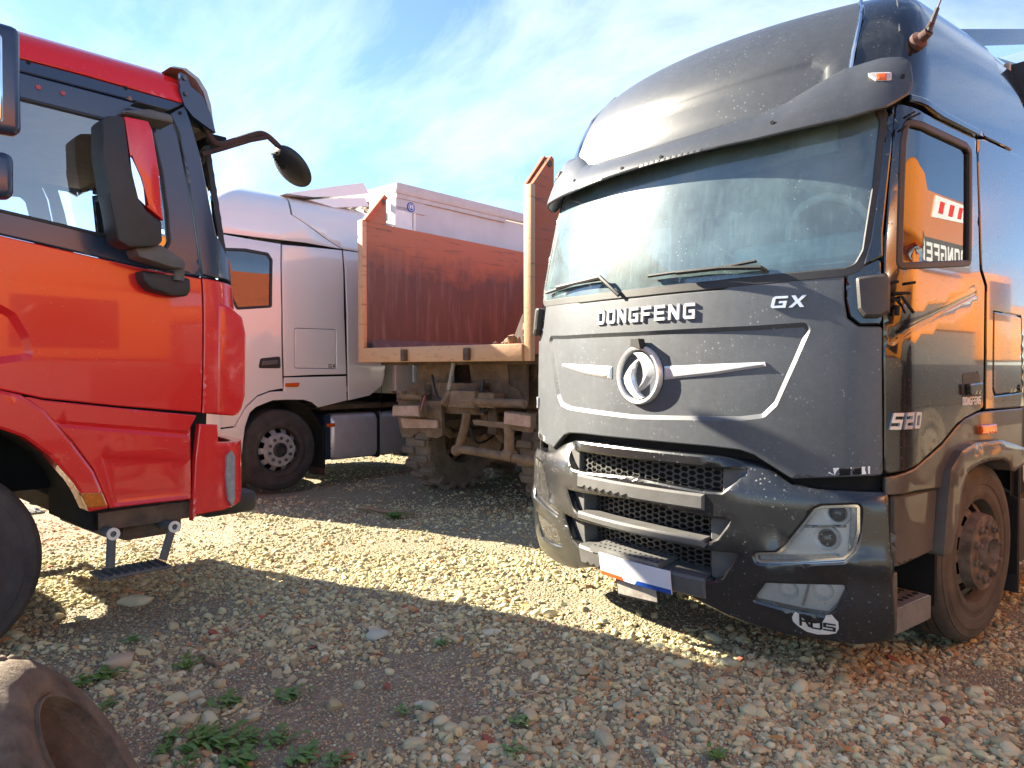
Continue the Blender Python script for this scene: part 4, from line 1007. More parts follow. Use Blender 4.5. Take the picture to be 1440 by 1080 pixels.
def red_side(s, f):
    # roof band
    q = [(-1.412, 3.059), (-1.662, 3.066), (-1.977, 3.074), (-2.314, 3.073), (-2.76, 3.075), (-3.127, 3.078)]
    u_end = q[-1][0]; vb = q[0][1]
    roof = [(-.001, vb), (-1.0, vb)] + q + [(u_end, 3.30), (u_end, 3.69), (-.001, 3.69)]
    patch('roof', SR, f(roof), 'red_paint', rt, step=.06)
    # door skin
    d = [(-1.449, 2.035), (-1.788, 2.065), (-2.148, 2.116), (-2.467, 2.16), (-2.882, 2.216), (-2.9, 1.494), (-2.491, 1.397), (-2.306, 1.346), (-1.928, 1.291), (-1.477, 1.236)]
    prs = [(-2.738, 1.835), (-2.483, 1.821), (-2.417, 1.779), (-2.364, 1.674), (-2.335, 1.547), (-2.489, 1.521), (-2.744, 1.52)]
    dn = patch('door', SR, f(d), 'red_paint', rt, step=.06, thick=.03, steps=[(rnd(f(prs), .05), -.03, .035)])
    # dark window surround: door frame, roof rail, belt, front pillar
    wn_ = [(-2.33, 2.867), (-2.084, 2.862), (-1.833, 2.856), (-1.68, 2.867), (-1.639, 2.829), (-1.613, 2.635), (-1.609, 2.396), (-1.616, 2.225), (-1.645, 2.185), (-1.927, 2.214), (-2.206, 2.249), (-2.46, 2.28), (-2.852, 2.327), (-2.83, 2.874)]
    fr_ = [(-2.327, 2.995), (-1.994, 2.991), (-1.681, 2.987), (-1.524, 2.973), (-1.49, 2.86), (-1.463, 2.54), (-1.451, 2.253), (-1.448, 2.048), (-1.787, 2.073), (-2.148, 2.123), (-2.467, 2.167), (-2.882, 2.223), (-2.849, 3.001)]
    patch('window_frame', SR, f(fr_), 'sky_tinted_trim', dn, step=.06, thick=.03, holes=[rnd(f(wn_), .04)])
    gl = inset(rnd(f(wn_), .04), -.006)
    patch('window_pane', SR, gl, 'clear_glass', dn, off=-.012, thick=0, step=.1, edge=0, drop=0)
    patch('window_seal', SR, inset(rnd(f(wn_), .04), -.008), 'black_plastic', dn, off=.003, thick=.02, step=.08, holes=[inset(rnd(f(wn_), .04), .012)])
    rail = [(-1.413, 3.054), (-1.664, 3.058), (-1.979, 3.066), (-2.316, 3.066), (-2.844, 3.072), (-2.849, 3.008), (-2.326, 3.002), (-1.993, 2.999), (-1.679, 2.996), (-1.529, 2.988)]
    patch('roof_rail', SR, f(rail), 'sky_tinted_trim', rt, step=.06)
    for (u, v) in [(-2.237, 2.94), (-2.118, 2.941)]:
        p, n = Vector(SR.P(u if s < 0 else -u, v)), Vector(SR.N(u if s < 0 else -u, v))
        m = MB(); m.tube([p, p + n * .006], .012, 10); m.done('rivet', 'copper_bolt', dn)
    for (u, v) in [(-2.267, 3.058), (-1.759, 3.058), (-1.453, 2.993)]:
        p, n = Vector(SR.P(u if s < 0 else -u, v)), Vector(SR.N(u if s < 0 else -u, v))
        m = MB(); m.tube([p, p + n * .006], .010, 10); m.done('rivet', 'dark_cavity', rt)
    pil = [(-1.514, 2.975), (-1.406, 3.048), (-1.393, 2.962), (-1.36, 2.764), (-1.338, 2.519), (-1.318, 2.312)] + [(-1.10, 2.03)] + [(-1.438, 2.062), (-1.442, 2.254), (-1.454, 2.542), (-1.476, 2.863)]
    patch('windscreen_pillar', SR, f(pil), 'sky_tinted_trim', rt, step=.05)
    # red corner piece with raised fairing
    cp = [(-1.44, 2.04)] + [(-1.02, 2.0), (-1.02, 1.22)] + [(-1.468, 1.231)]
    patch('corner_panel', SR, f(cp), 'red_paint', rt, step=.05)
    # lower step panel, wheel arch, lamp
    lp = [(-2.4, 1.363), (-2.3, 1.335), (-1.928, 1.279), (-1.503, 1.22), (-1.541, 1.15), (-1.541, 0.7229), (-1.781, 0.7298), (-1.991, 0.7308), (-2.071, 0.9542), (-2.173, 1.116), (-2.297, 1.272)]
    patch('step_panel', SR, rnd(f(lp), .01), 'red_paint', rt, off=.0, step=.05, thick=.04,
          steps=[(f([(-2.275, 1.234), (-1.533, 1.129), (-1.537, 1.082), (-2.226, 1.19)]), -.012, .02), (f([(-2.038, 1.028), (-1.543, 0.9602), (-1.545, 0.7319), (-1.97, 0.7396)]), -.01, .02)])
    ar = [(-3.023, 1.415), (-2.663, 1.421), (-2.491, 1.39), (-2.409, 1.367), (-2.303, 1.28), (-2.18, 1.109), (-2.078, 0.9472), (-2.009, 0.7607), (-2.006, 0.7367), (-2.102, 0.7309), (-2.145, 0.8399), (-2.179, 0.9008), (-2.286, 1.05), (-2.393, 1.15), (-2.493, 1.199), (-2.665, 1.227), (-3.027, 1.114)]
    patch('wheel_arch', SR, rnd(f(ar), .01), 'red_paint', rt, off=.03, thick=.14, step=.05, edge=.014, drop=.010)
    q = [(-2.148, 0.8399), (-2.04, 0.8303), (-2.016, 0.7536), (-2.114, 0.7557)]
    patch('side_marker', SR, rnd(f(q), .008), 'amber_lens', rt, off=.045, thick=.03, step=.04)
    # bumper end
    be = [(-1.499, 1.169), (-1.389, 1.159), (-1.386, 1.05)] + [(-1.0, 1.03), (-1.0, .70)] + [(-1.352, 0.6368), (-1.524, 0.6314), (-1.546, 0.5964), (-1.526, 0.9417)]
    patch('bumper_end', SR, f(be), 'red_paint', rt, off=.03, thick=.05, step=.05)
    # pipe-hung step
    m = MB(); k = s
    a0, a1, b0, b1 = [(-1.27, 0.9629, 0.5961), (-1.27, 0.6327, 0.5832), (-1.27, 0.9721, 0.4138), (-1.27, 0.6909, 0.3991)]
    for p, q_ in ((a0, b0), (a1, b1)):
        m.tube([(s * 1.27, p[1], p[2]), (s * 1.27, q_[1], q_[2])], .024, 10)
        m.tube([(s * .55, p[1] + .02, p[2]), (s * 1.29, p[1], p[2])], .030, 12)
    fr = m.done('step_hanger', 'grey_plastic', rt)
    for p in (a0, a1):
        m = MB(); m.lathe([(s * 1.288, .017), (s * 1.288, .034), (s * 1.300, .034), (s * 1.300, .017)], 16, 'X', (0, p[1], p[2])); m.done('pipe_end', 'sticker_white', fr)
    c0, c1 = [(-1.27, 1.016, 0.3874), (-1.27, 0.6471, 0.3576)]
    m = MB(); m.box2((s * 1.08, c1[1], c1[2] - .012), (s * 1.29, c0[1], c1[2] + .006), bev=.005)
    for i in range(9): m.box((s * 1.19, c1[1] + (c0[1] - c1[1]) * (i + .5) / 9, c1[2] + .010), (.18, .012, .008))
    m.done('hanging_step', 'grey_plastic', rt)
    # wheel
    wheel(rt, (s * 1.02, 1.78, .52), .52, .32, .29, s, ('tyre_rubber', 'rim_metal', 'nut_metal'))
    m = MB()
    N_ = 14
    for k in range(N_):
        a0_, a1_ = math.pi * (k / N_) , math.pi * ((k + 1) / N_)
        m.bm.faces.new([m.bm.verts.new((s * x, 1.82 + .80 * math.cos(a), .60 + .68 * math.sin(a))) for x, a in ((.5, a0_), (.5, a1_), (1.20, a1_), (1.20, a0_))])
    m.box2((s * .50, 1.0, .78), (s * .55, 2.6, 1.3)); m.box2((s * .52, 1.02, .62), (s * 1.18, 1.06, .95)); m.done('mudguard', 'dark_cavity', rt)
both(red_side)
for s in (1, -1):
    f = (lambda q: q) if s > 0 else mir
# raised corner fairings (air deflectors) at both front corners
for s in (-1, 1):
    m = MB(); q = [(0.3423, 1.904), (0.2564, 1.879), (0.1825, 1.821), (0.1597, 1.715), (0.1676, 1.334), (0.1919, 1.246), (0.2251, 1.203), (0.3572, 1.218)]
    m.prism(q, lambda y, z, d: (s * (1.255 - d - .0), y, z), .30); bmesh.ops.bevel(m.bm, geom=list(m.bm.edges), offset=.022, segments=3, profile=.6, affect='EDGES')
    m.done('corner_fairing', 'red_paint', rt, 50)
    hl_ = [(0.3138, 0.964), (0.2815, 0.9966), (0.2635, 0.9597), (0.2657, 0.6932), (0.2799, 0.6551), (0.307, 0.6986), (0.3194, 0.8324)]
    m = MB(); m.prism(hl_, lambda y, z, d: (s * (1.295 - d), y, z), .28); m.done('headlight', 'headlamp_grey', rt, 40)
# front: grille panel, windscreen, bumper
patch('front_panel', SR, [(-1.01, 1.22), (1.01, 1.22), (1.01, 2.0), (-1.01, 2.0)], 'red_paint', rt, step=.1)
patch('windscreen', SR, [(-1.09, 2.04), (1.09, 2.04), (1.02, 2.88), (-1.02, 2.88)], 'clear_glass', rt, off=-.01, thick=0, step=.1, edge=0, drop=0)
patch('windscreen_seal', SR, [(-1.11, 2.01), (1.11, 2.01), (1.04, 2.91), (-1.04, 2.91)], 'black_plastic', rt, off=0, thick=.03, step=.1, holes=[[(-1.08, 2.06), (1.08, 2.06), (1.01, 2.86), (-1.01, 2.86)]])
patch('bumper', SR, [(-1.0, .66), (1.0, .66), (1.0, 1.03), (-1.0, 1.03)], 'red_paint', rt, off=.06, thick=.06, step=.1)
m = MB(); m.box2((-1.2, .06, .58), (1.2, .42, .72), bev=.04); m.done('bumper_skirt', 'black_plastic', rt)
m = MB(); m.box2((-1.18, .35, .60), (1.18, 1.0, .70)); m.box2((-1.1, .5, .50), (1.1, .85, .62), bev=.03); m.done('underside', 'dark_mud', rt)
m = MB(); m.box2((-1.15, 2.15, .8), (1.15, 2.2, 2.1)); m.box2((-1.15, 2.15, 2.1), (-.45, 2.2, 3.2)); m.box2((.45, 2.15, 2.1), (1.15, 2.2, 3.2)); m.box2((-1.15, 2.15, 2.8), (1.15, 2.2, 3.2)); m.done('cab_back', 'headliner', rt)
m = MB(); m.box2((-1.1, .3, 1.2), (1.1, .75, 1.98), bev=.06); m.done('dashboard', 'cowl_plastic', rt)
m = MB(); m.box2((-1.12, .35, 2.97), (1.12, 2.1, 3.0)); m.done('cab_lining', 'headliner', rt)
for s in (-1, 1):
    m = MB(); m.box((s * .6, 1.55, 2.15), (.52, .18, .95), (R(-12), 0, 0), bev=.06); m.box2((s * .6 - .26, 1.0, 1.6), (s * .6 + .26, 1.5, 1.78), bev=.05); m.box((s * .6, 1.66, 2.78), (.3, .12, .22), bev=.04); m.done('driver_seat', 'seat_cloth', rt)
m = MB(); c = Vector((.6, .85, 2.12)); m.tube([c + Vector((math.cos(t), -.5 * math.sin(t), .86 * math.sin(t))) * .24 for t in [2 * math.pi * k / 24 for k in range(25)]], .016, 6); m.done('steering_wheel', 'black_plastic', rt)
# visor over the screen: a curved dark shell with an end plate
vo = [(0.5735, 3.269), (0.4986, 3.279), (0.4221, 3.242), (0.3747, 3.179), (0.349, 3.1), (0.3407, 3.029), (0.3237, 2.939)]
vi = [(y + .022, z - .012) for y, z in vo]
m = MB(); m.prism(vo + vi[::-1], lambda y, z, d: (-1.20 + d, y, z), 2.40); vsr = m.done('sun_visor', 'visor_acrylic', rt, 40)
ve = [(0.5539, 3.227), (0.5166, 3.221), (0.492, 3.162), (0.4242, 3.126), (0.3728, 3.034), (0.3429, 2.926), (0.3998, 2.95), (0.4809, 2.99), (0.5308, 3.043), (0.5549, 3.12)]
for s in (-1, 1):
    m = MB(); m.prism(ve, lambda y, z, d: (s * 1.245 - s * d, y, z), .03); m.done('visor_bracket', 'sky_tinted_trim', rt, 40)
    for (y, z) in [(0.5315, 3.199), (0.524, 3.11)]:
        m = MB(); m.tube([(s * 1.24, y, z), (s * 1.258, y, z)], .013, 10); m.done('visor_bolt', 'nut_metal', rt)
m = MB(); m.box2((-1.02, .16, 2.92), (1.02, .30, 2.99), bev=.01); m.done('visor_mount', 'dark_cavity', rt)
# front blind-spot mirror on a bent arm
arm = [(-1.2, 0.3724, 2.944), (-1.2, 0.3419, 2.891), (-1.2, 0.2927, 2.876), (-1.2, 0.2007, 2.919), (-1.2, 0.0475, 2.998), (-1.2, -0.0117, 3.003), (-1.2, -0.0666, 2.974), (-1.2, -0.1071, 2.946)]
m = MB(); m.tube(arm, .019, 8, smooth_pts=3)
m.tube([(-1.2, 0.4088, 2.791), (-1.2, 0.2656, 2.861), (-1.2, 0.0963, 2.947), (-1.2, -0.0116, 2.989)], .015, 8); m.tube([(-1.2, 0.2655, 2.882), (-1.2, 0.2748, 2.854)], .015, 8)
arm_o = m.done('mirror_arm', 'brown_rubber', rt)
p0, p1 = (Vector(q) for q in [(-1.2, -0.097, 2.953), (-1.2, -0.3062, 2.728)])
m = MB(); ax = (p1 - p0).normalized(); b_ = bmesh.new(); bmesh.ops.create_uvsphere(b_, u_segments=24, v_segments=16, radius=1)
L_ = (p1 - p0).length
sd_ = Vector((1, 0, 0)); th = ax.cross(sd_).normalized()
M_ = Matrix(((sd_.x * .15, th.x * .062, ax.x * L_ / 2), (sd_.y * .15, th.y * .062, ax.y * L_ / 2), (sd_.z * .15, th.z * .062, ax.z * L_ / 2))).to_4x4()
for v in b_.verts:
    if v.co.y > .12: v.co.y = .12 + (v.co.y - .12) * .25
bmesh.ops.transform(b_, matrix=Matrix.Translation((p0 + p1) / 2) @ M_, verts=b_.verts); m.join(b_); mh = m.done('front_mirror', 'black_plastic', rt, 50)
m = MB()
for k in range(6): 
    q = p0.lerp(p1, .08 + .07 * k) - th * .055; m.box(q, (.06, .02, .012), (0, 0, .2 * k))
m.done('mirror_clip', 'dark_cavity', mh)
# wing mirror housing with red shell on two arms
for s in (-1,):
    bl = [(-1.5, 1.073, 2.761), (-1.5, 1.042, 2.794), (-1.5, 0.9738, 2.808), (-1.5, 0.9602, 2.782), (-1.5, 0.9414, 2.572), (-1.5, 0.915, 2.391), (-1.5, 0.8726, 2.323), (-1.5, 0.7773, 2.292), (-1.5, 0.7746, 2.185), (-1.5, 0.801, 2.155), (-1.5, 0.9459, 2.134), (-1.5, 1.001, 2.164), (-1.5, 1.04, 2.406), (-1.5, 1.068, 2.6)]
    m = MB(); m.prism([(p[1], p[2]) for p in bl], lambda y, z, d: (s * (1.52 - d), y, z), .17); bmesh.ops.bevel(m.bm, geom=list(m.bm.edges), offset=.016, segments=2, profile=.6, affect='EDGES')
    wm = m.done('wing_mirror', 'black_plastic', rt, 45)
    rd = [(-1.47, 0.9596, 2.814), (-1.47, 0.838, 2.818), (-1.47, 0.8164, 2.774), (-1.47, 0.7887, 2.57), (-1.47, 0.7613, 2.298), (-1.47, 0.8499, 2.361), (-1.47, 0.8665, 2.517), (-1.47, 0.8948, 2.579), (-1.47, 0.9336, 2.616)]
    m = MB(); m.prism([(p[1], p[2]) for p in rd], lambda y, z, d: (s * (1.505 - d), y, z), .13); bmesh.ops.bevel(m.bm, geom=list(m.bm.edges), offset=.012, segments=2, profile=.6, affect='EDGES')
    m.done('mirror_shell', 'red_paint', wm, 45)
    gm = [(-1.47, 0.9301, 2.61), (-1.47, 0.8948, 2.572), (-1.47, 0.8702, 2.509), (-1.47, 0.8571, 2.368), (-1.47, 0.9001, 2.406), (-1.47, 0.9237, 2.544)]
    m = MB(); m.prism([(p[1], p[2]) for p in gm], lambda y, z, d: (s * (1.50 - d), y, z), .02); m.done('mirror_glass', 'chrome', wm, 40)
    ta = [(-1.4, 0.9449, 2.86), (-1.4, 0.8102, 2.902), (-1.4, 0.6924, 2.9), (-1.4, 0.6772, 2.857), (-1.4, 0.7807, 2.855), (-1.4, 0.9486, 2.841)]
    m = MB(); m.prism([(p[1], p[2]) for p in ta], lambda y, z, d: (s * (1.45 - d), y, z), .19); bmesh.ops.bevel(m.bm, geom=list(m.bm.edges), offset=.012, segments=2, profile=.6, affect='EDGES')
    m.box2(tuple([(-1.3, 0.8426, 2.956)][0][k] if k else s * 1.26 for k in range(3)), tuple([(-1.3, 0.6704, 2.953)][0][k] if k else s * 1.36 for k in range(3)), bev=.015)
    m.done('mirror_arm', 'grey_plastic', wm, 40)
    la = [(-1.42, 0.8952, 2.141), (-1.42, 0.7613, 2.176), (-1.42, 0.6298, 2.104), (-1.42, 0.6262, 2.061), (-1.42, 0.6933, 2.058), (-1.42, 0.8738, 2.098)]
    m = MB(); m.prism([(p[1], p[2]) for p in la], lambda y, z, d: (s * (1.46 - d), y, z), .15); bmesh.ops.bevel(m.bm, geom=list(m.bm.edges), offset=.010, segments=2, profile=.6, affect='EDGES')
    c = [(-1.36, 0.6284, 2.066), (-1.36, 0.629, 2.002)]
    m.tube([(s * 1.38, c[0][1], c[0][2]), (s * 1.37, c[1][1], c[1][2])], .030, 12)
    m.done('mirror_arm', 'grey_plastic', wm, 40)
    ft = [(-1.34, 0.8221, 2.041), (-1.34, 0.6403, 2.026), (-1.34, 0.5551, 2.018), (-1.34, 0.5516, 1.952), (-1.34, 0.5725, 1.914), (-1.34, 0.6613, 1.916), (-1.34, 0.7702, 1.936), (-1.34, 0.8115, 1.979)]
    m = MB(); m.prism([(p[1], p[2]) for p in ft], lambda y, z, d: (s * (1.36 - d), y, z), .12); bmesh.ops.bevel(m.bm, geom=list(m.bm.edges), offset=.018, segments=3, profile=.6, affect='EDGES')
    m.done('mirror_foot', 'black_plastic', wm, 45)
    # the pair of round-cornered mirrors further back
    for (a_, b_, nm) in (([(-1.75, 1.655, 2.992)][0], [(-1.75, 1.496, 2.52)][0], 'rear_mirror'), ([(-1.75, 1.642, 2.438)][0], [(-1.75, 1.527, 2.237)][0], 'wide_angle_mirror')):
        m = MB(); m.box(((s * 1.78), (a_[1] + b_[1]) / 2, (a_[2] + b_[2]) / 2), (.10, abs(a_[1] - b_[1]), abs(a_[2] - b_[2])), (0, 0, 0), bev=.035, seg=3)
        mm = m.done(nm, 'sky_tinted_trim', rt, 50)
        m = MB(); m.box((s * 1.78, (a_[1] + b_[1]) / 2 + .03, (a_[2] + b_[2]) / 2 - .01), (.112, abs(a_[1] - b_[1]) * .62, abs(a_[2] - b_[2]) * .86), (0, 0, 0), bev=.03, seg=3); m.done('mirror_glass', 'chrome', mm, 50)
    m = MB(); m.tube([(s * 1.2, 1.95, 3.05), (s * 1.74, 1.66, 3.08), (s * 1.78, 1.60, 3.0), (s * 1.78, 1.60, 2.05), (s * 1.7, 1.66, 1.95), (s * 1.2, 1.95, 1.95)], .016, 8); m.done('mirror_bracket', 'nut_metal', rt)
chassis(rt, .9, 7.2, [5.0, 6.3], tyre='tyre_rubber', fr=.52)
m = MB(); m.box2((-1.2, 2.9, 1.15), (1.2, 7.6, 2.7), bev=.05); m.done('tipper_body', 'red_paint', rt)

# ================================================================== the white tractor unit behind, and its trailer
SW = WHITE_SURF
wt = thing('tractor_truck', WHITE, 'white sleeper-cab tractor truck with silver tank behind the red cab', 'truck')
cut = [(1.884, 0.4816), (1.977, 1.004), (2.25, 1.114), (2.672, 1.109), (2.873, 1.004), (2.955, 0.3901)]
for s in (1, -1):
    patch('inner_shell', SW, [(0, .45), (s * 3.9, .45), (s * 3.9, 2.05), (0, 2.05)], 'dark_cavity', wt, off=-.05, thick=0, step=.12, holes=[[(s * a, b) for a, b in cut] if s > 0 else mir(cut)] + [[(s * 2.7, .46), (s * 3.89, .46), (s * 3.89, 1.4), (s * 2.7, 1.1)]], edge=0, drop=0)
for s in (1, -1):
    q = [(2.36, 2.0), (3.9, 2.0), (3.9, 3.5), (2.36, 3.5)]
    patch('inner_shell', SW, q if s > 0 else mir(q), 'dark_cavity', wt, off=-.05, thick=0, step=.12, edge=0, drop=0)
def wside(s):
    f = (lambda q: q) if s > 0 else mir
    d = [(1.408, 3.023), (1.837, 3.009), (2.3, 3.001), (2.363, 2.175), (2.392, 1.257), (2.224, 1.234), (2.059, 1.179), (1.915, 1.057), (1.775, 0.8308), (1.458, 0.8084), (1.361, 3.005)]
    w_ = [(1.514, 2.879), (1.81, 2.901), (2.128, 2.885), (2.196, 2.813), (2.226, 2.237), (1.782, 2.186), (1.604, 2.463)]
    dn = patch('door', SW, f(d), 'white_paint', wt, step=.08, holes=[rnd(f(w_), .03)])
    ww = rnd(f(w_), .03)
    patch('window_pane', SW, inset(ww, -.004), 'side_glass', dn, off=-.012, thick=0, step=.12, edge=0, drop=0)
    patch('window_seal', SW, inset(ww, -.006), 'black_plastic', dn, off=.004, thick=.02, step=.1, holes=[inset(ww, .025)])
    write('GX', SW, *([(1.933, 2.865)][0] if s > 0 else (-[(2.12, 2.868)][0][0], [(1.933, 2.865)][0][1])), .0, .0, .0, 'letter_white', dn, .0) if False else None
    q = rnd(f([(2.098, 1.619), (2.356, 1.647), (2.365, 1.5), (2.071, 1.5)]), .03)
    patch('handle_recess', SW, q, 'black_plastic', dn, off=.004, thick=.01, step=.06)
    patch('door_handle', SW, rnd(f([(2.116, 1.585), (2.309, 1.603), (2.309, 1.552), (2.116, 1.534)]), .01), 'grey_plastic', dn, off=.03, thick=.02, step=.06)
    sl_ = [(2.322, 2.996), (2.795, 3.009), (3.264, 3.02), (3.27, 2.223), (3.298, 1.425), (2.804, 1.419), (2.412, 1.404), (2.382, 2.176)]
    h_ = rnd([(2.543, 2), (3.15, 2.006), (3.147, 1.491), (2.547, 1.5)], .03)
    sp = patch('sleeper_side', SW, f(sl_), 'white_paint', wt, step=.08, holes=[f(h_)])
    hp = patch('locker_door', SW, inset(f(h_), .007), 'white_paint', sp, step=.08)
    a = [(3.031, 1.509)][0]
    write('GX', SW, a[0] if s > 0 else -a[0] - .12, a[1], .045, .045, .012, 'letter_black', hp, .003, .003, name='series_letter')
    lo = [(2.412, 1.387), (2.804, 1.392), (3.297, 1.398), (3.307, 1.081), (2.883, 1.003), (2.802, 1.069), (2.672, 1.109), (2.41, 1.117), (2.401, 1.231)]
    patch('side_skirt', SW, f(lo), 'white_paint', wt, step=.08)
    r1_ = [(3.286, 3.022), (3.586, 3.019)] + [(3.95, 2.90), (4.02, 2.4)] + [(3.913, 1.422), (3.865, 1.267), (3.666, 1.136), (3.329, 1.08), (3.314, 2.226)]
    patch('side_deflector', SW, f(r1_), 'white_paint', wt, step=.08)
    ar = [(1.775, 0.806), (1.915, 1.04), (2.059, 1.162), (2.223, 1.217), (2.401, 1.231), (2.41, 1.135), (2.672, 1.109), (2.802, 1.069), (2.883, 1.003), (2.682, 1.091), (2.268, 1.113), (2.04, 1.052), (1.959, 0.9799), (1.888, 0.8161), (1.831, 0.3163), (1.693, 0.3302)]
    patch('wheel_arch', SW, f([(1.458, 0.7923), (1.775, 0.8142), (1.915, 1.04), (2.059, 1.162), (2.223, 1.217), (2.401, 1.222), (2.41, 1.117), (2.25, 1.114), (2.039, 1.044), (1.959, 0.9799), (1.897, 0.8156), (1.834, 0.3588), (1.447, 0.3962)]), 'white_paint', wt, step=.06, thick=.10, off=.01)
    patch('side_marker', SW, rnd(f([(2.421, 1.317), (2.615, 1.323), (2.594, 1.271), (2.421, 1.274)]), .008), 'orange_lens', wt, off=.016, thick=.03, step=.06)
    # roof section
    rs = [(1.403, 3.037), (1.931, 3.039), (2.682, 3.05), (3.266, 3.035)] + [(2.42, 3.3), (2.36, 3.55), (2.25, 3.9), (1.05, 4.0), (1.07, 3.2), (1.06, 2.86), (1.30, 2.88)]
    patch('roof_side', SW, f(rs), 'white_paint', wt, step=.08)
    rr_ = [(3.288, 3.037), (3.609, 3.029)] + [(3.95, 3.2), (3.92, 3.42), (3.8, 3.62), (2.36, 3.66), (2.39, 3.55), (2.45, 3.3)]
    patch('roof_rear', SW, f(rr_), 'white_paint', wt, step=.08)
    wheel(wt, (s * 1.06, 1.42, .5), .5, .30, .285, s, ('tyre_rubber', 'rim_metal', 'nut_metal'), dish=.02)
    m = MB(); N_ = 10
    for k in range(N_):
        a0_, a1_ = math.pi * k / N_ - .3, math.pi * (k + 1) / N_ - .3
        m.bm.faces.new([m.bm.verts.new((s * x, 1.42 + .62 * math.cos(a), .55 + .60 * math.sin(a))) for x, a in ((.55, a0_), (.55, a1_), (1.2, a1_), (1.2, a0_))])
    m.box2((s * .75, 2.02, .22), (s * 1.22, 2.05, .75)); m.done('mudguard', 'dark_cavity', wt)
    m = MB(); m.box2((s * .85, 2.03, .12), (s * 1.2, 2.05, .45)); m.done('mud_flap', 'brown_rubber', wt)
    m = MB(); m.box2((s * .55, 2.12, .30), (s * 1.22, 3.75, .90), bev=.09); tk = m.done('fuel_tank', 'tank_metal', wt, 45)
    m = MB()
    for y in (2.88, 3.55): m.box2((s * .53, y - .03, .285), (s * 1.232, y + .03, .913), bev=.09)
    m.done('tank_strap', 'dark_cavity', tk)
    m = MB(); m.box2((s * .56, 2.06, .32), (s * 1.2, 2.14, .90)); m.done('tank_cover', 'sky_tinted_trim', wt)
    m = MB(); m.box2((s * 1.17, 2.09, .74), (s * 1.225, 2.2, .79), bev=.01); m.done('side_marker', 'orange_lens', wt)
    m = MB(); m.box2((s * .3, 2.06, .96), (s * 1.1, 3.7, 1.02)); m.done('catwalk', 'dark_mud', wt)
    # front (faces away from the camera)
    patch('bumper', SW, f([(.01, .30), (1.60, .30), (1.60, 1.02), (.01, 1.02)]), 'white_paint', wt, off=.02, step=.12)
    patch('headlight', SW, rnd(f([(.70, .74), (1.05, .74), (1.05, .92), (.9, .92)]), .02), 'clear_lens', wt, off=.03, step=.08)
wside(1); wside(-1)
patch('bonnet', SW, [(-1.42, 1.05), (1.42, 1.05), (1.42, 2.0), (-1.42, 2.0)], 'white_paint', wt, step=.12)
patch('windscreen', SW, [(-1.2, 2.02), (1.2, 2.02), (1.15, 2.84), (-1.15, 2.84)], 'side_glass', wt, thick=0, step=.12, edge=0, drop=0)
for s in (1, -1):
    q = [(1.22, 2.0), (1.46, 2.0), (1.36, 2.86), (1.16, 2.86)]
    patch('windscreen_pillar', SW, q if s > 0 else mir(q), 'white_paint', wt, step=.1)
patch('sun_visor', SW, [(-1.3, 2.7), (1.3, 2.7), (1.3, 2.92), (-1.3, 2.92)], 'white_paint', wt, off=.12, step=.1)
patch('roof_fairing', SW, [(-1.04, 2.85), (1.04, 2.85), (1.04, 4.05), (-1.04, 4.05)], 'white_paint', wt, step=.1)
m = MB(); m.box2((-.85, 1.3, 3.58), (.85, 2.5, 3.68), bev=.04); m.done('roof_top', 'white_paint', wt)
m = MB(); m.box2((-1.15, 2.0, 1.1), (1.15, 2.05, 3.4)); m.done('cab_back', 'headliner', wt)
m = MB(); m.box2((-1.1, .3, 1.5), (1.1, .9, 2.02), bev=.06); m.done('dashboard', 'seat_dark', wt)
for s in (-1, 1):
    m = MB(); m.box((s * .66, 1.62, 2.1), (.50, .16, .75), (R(-10), 0, 0), bev=.06); m.box2((s * .66 - .25, 1.05, 1.55), (s * .66 + .25, 1.55, 1.75), bev=.06); m.done('driver_seat', 'seat_dark', wt)
b = [(1.642, 3.698), (2.345, 3.911), (2.807, 4.041), (2.9, 3.912), (2.454, 3.798), (2.025, 3.717)]
m = MB(); m.prism(b, lambda y, z, d: (-1.0 + d, y, z), 2.0); m.done('roof_blade', 'white_paint', wt, 40)
b = [(1.983, 3.674), (2.344, 3.752), (2.829, 3.841), (2.899, 3.736), (2.343, 3.63)]
m = MB(); m.prism(b, lambda y, z, d: (-1.0 + d, y, z), 2.0); m.done('roof_blade', 'white_paint', wt, 40)
chassis(wt, 1.0, 6.0, [5.0], rim='rim_metal', tyre='tyre_rubber')

# the curtain-sided trailer: own thing, its front left corner behind the white cab
TR = (-2.5542, 11.0846, R(-40.5))
tr = thing('semi_trailer', TR, 'tall grey curtain-sided semi-trailer coupled behind the white truck', 'trailer')
H_ = 4.06
m = MB(); m.box2((-1.25, 0.02, 1.15), (1.23, 13.4, 1.28)); m.done('trailer_floor', 'beam_grey', tr)
m = MB(); m.box2((-1.25, 0, 1.15), (1.21, .04, H_)); m.done('headboard', 'trailer_white', tr)
m = MB(); m.box2((1.17, -.01, 1.15), (1.25, .30, H_ - .30), bev=.008); m.box2((1.17, .33, 1.15), (1.245, .37, H_ - .30)); m.done('corner_post', 'trailer_white', tr)
m = MB(); m.box2((-1.25, 0.05, H_ - .04), (1.25, 13.4, H_)); m.done('trailer_roof', 'trailer_white', tr)
m = MB(); m.box2((1.20, 0, H_ - .14), (1.28, 13.4, H_ + .01), bev=.01); m.box2((1.2, 0.0, H_ - .20), (1.265, 2.3, H_ - .14)); m.done('roof_rail', 'beam_grey', tr)
m = MB(); m.box2((1.18, .0, H_ - .36), (1.25, .55, H_ - .20)); cpn = m.done('corner_plate', 'curtain', tr)
m = MB(); m.tube([(1.25, .27, H_ - .29), (1.258, .27, H_ - .29)], .07, 28); lg = m.done('round_badge', 'plate_blue', cpn)
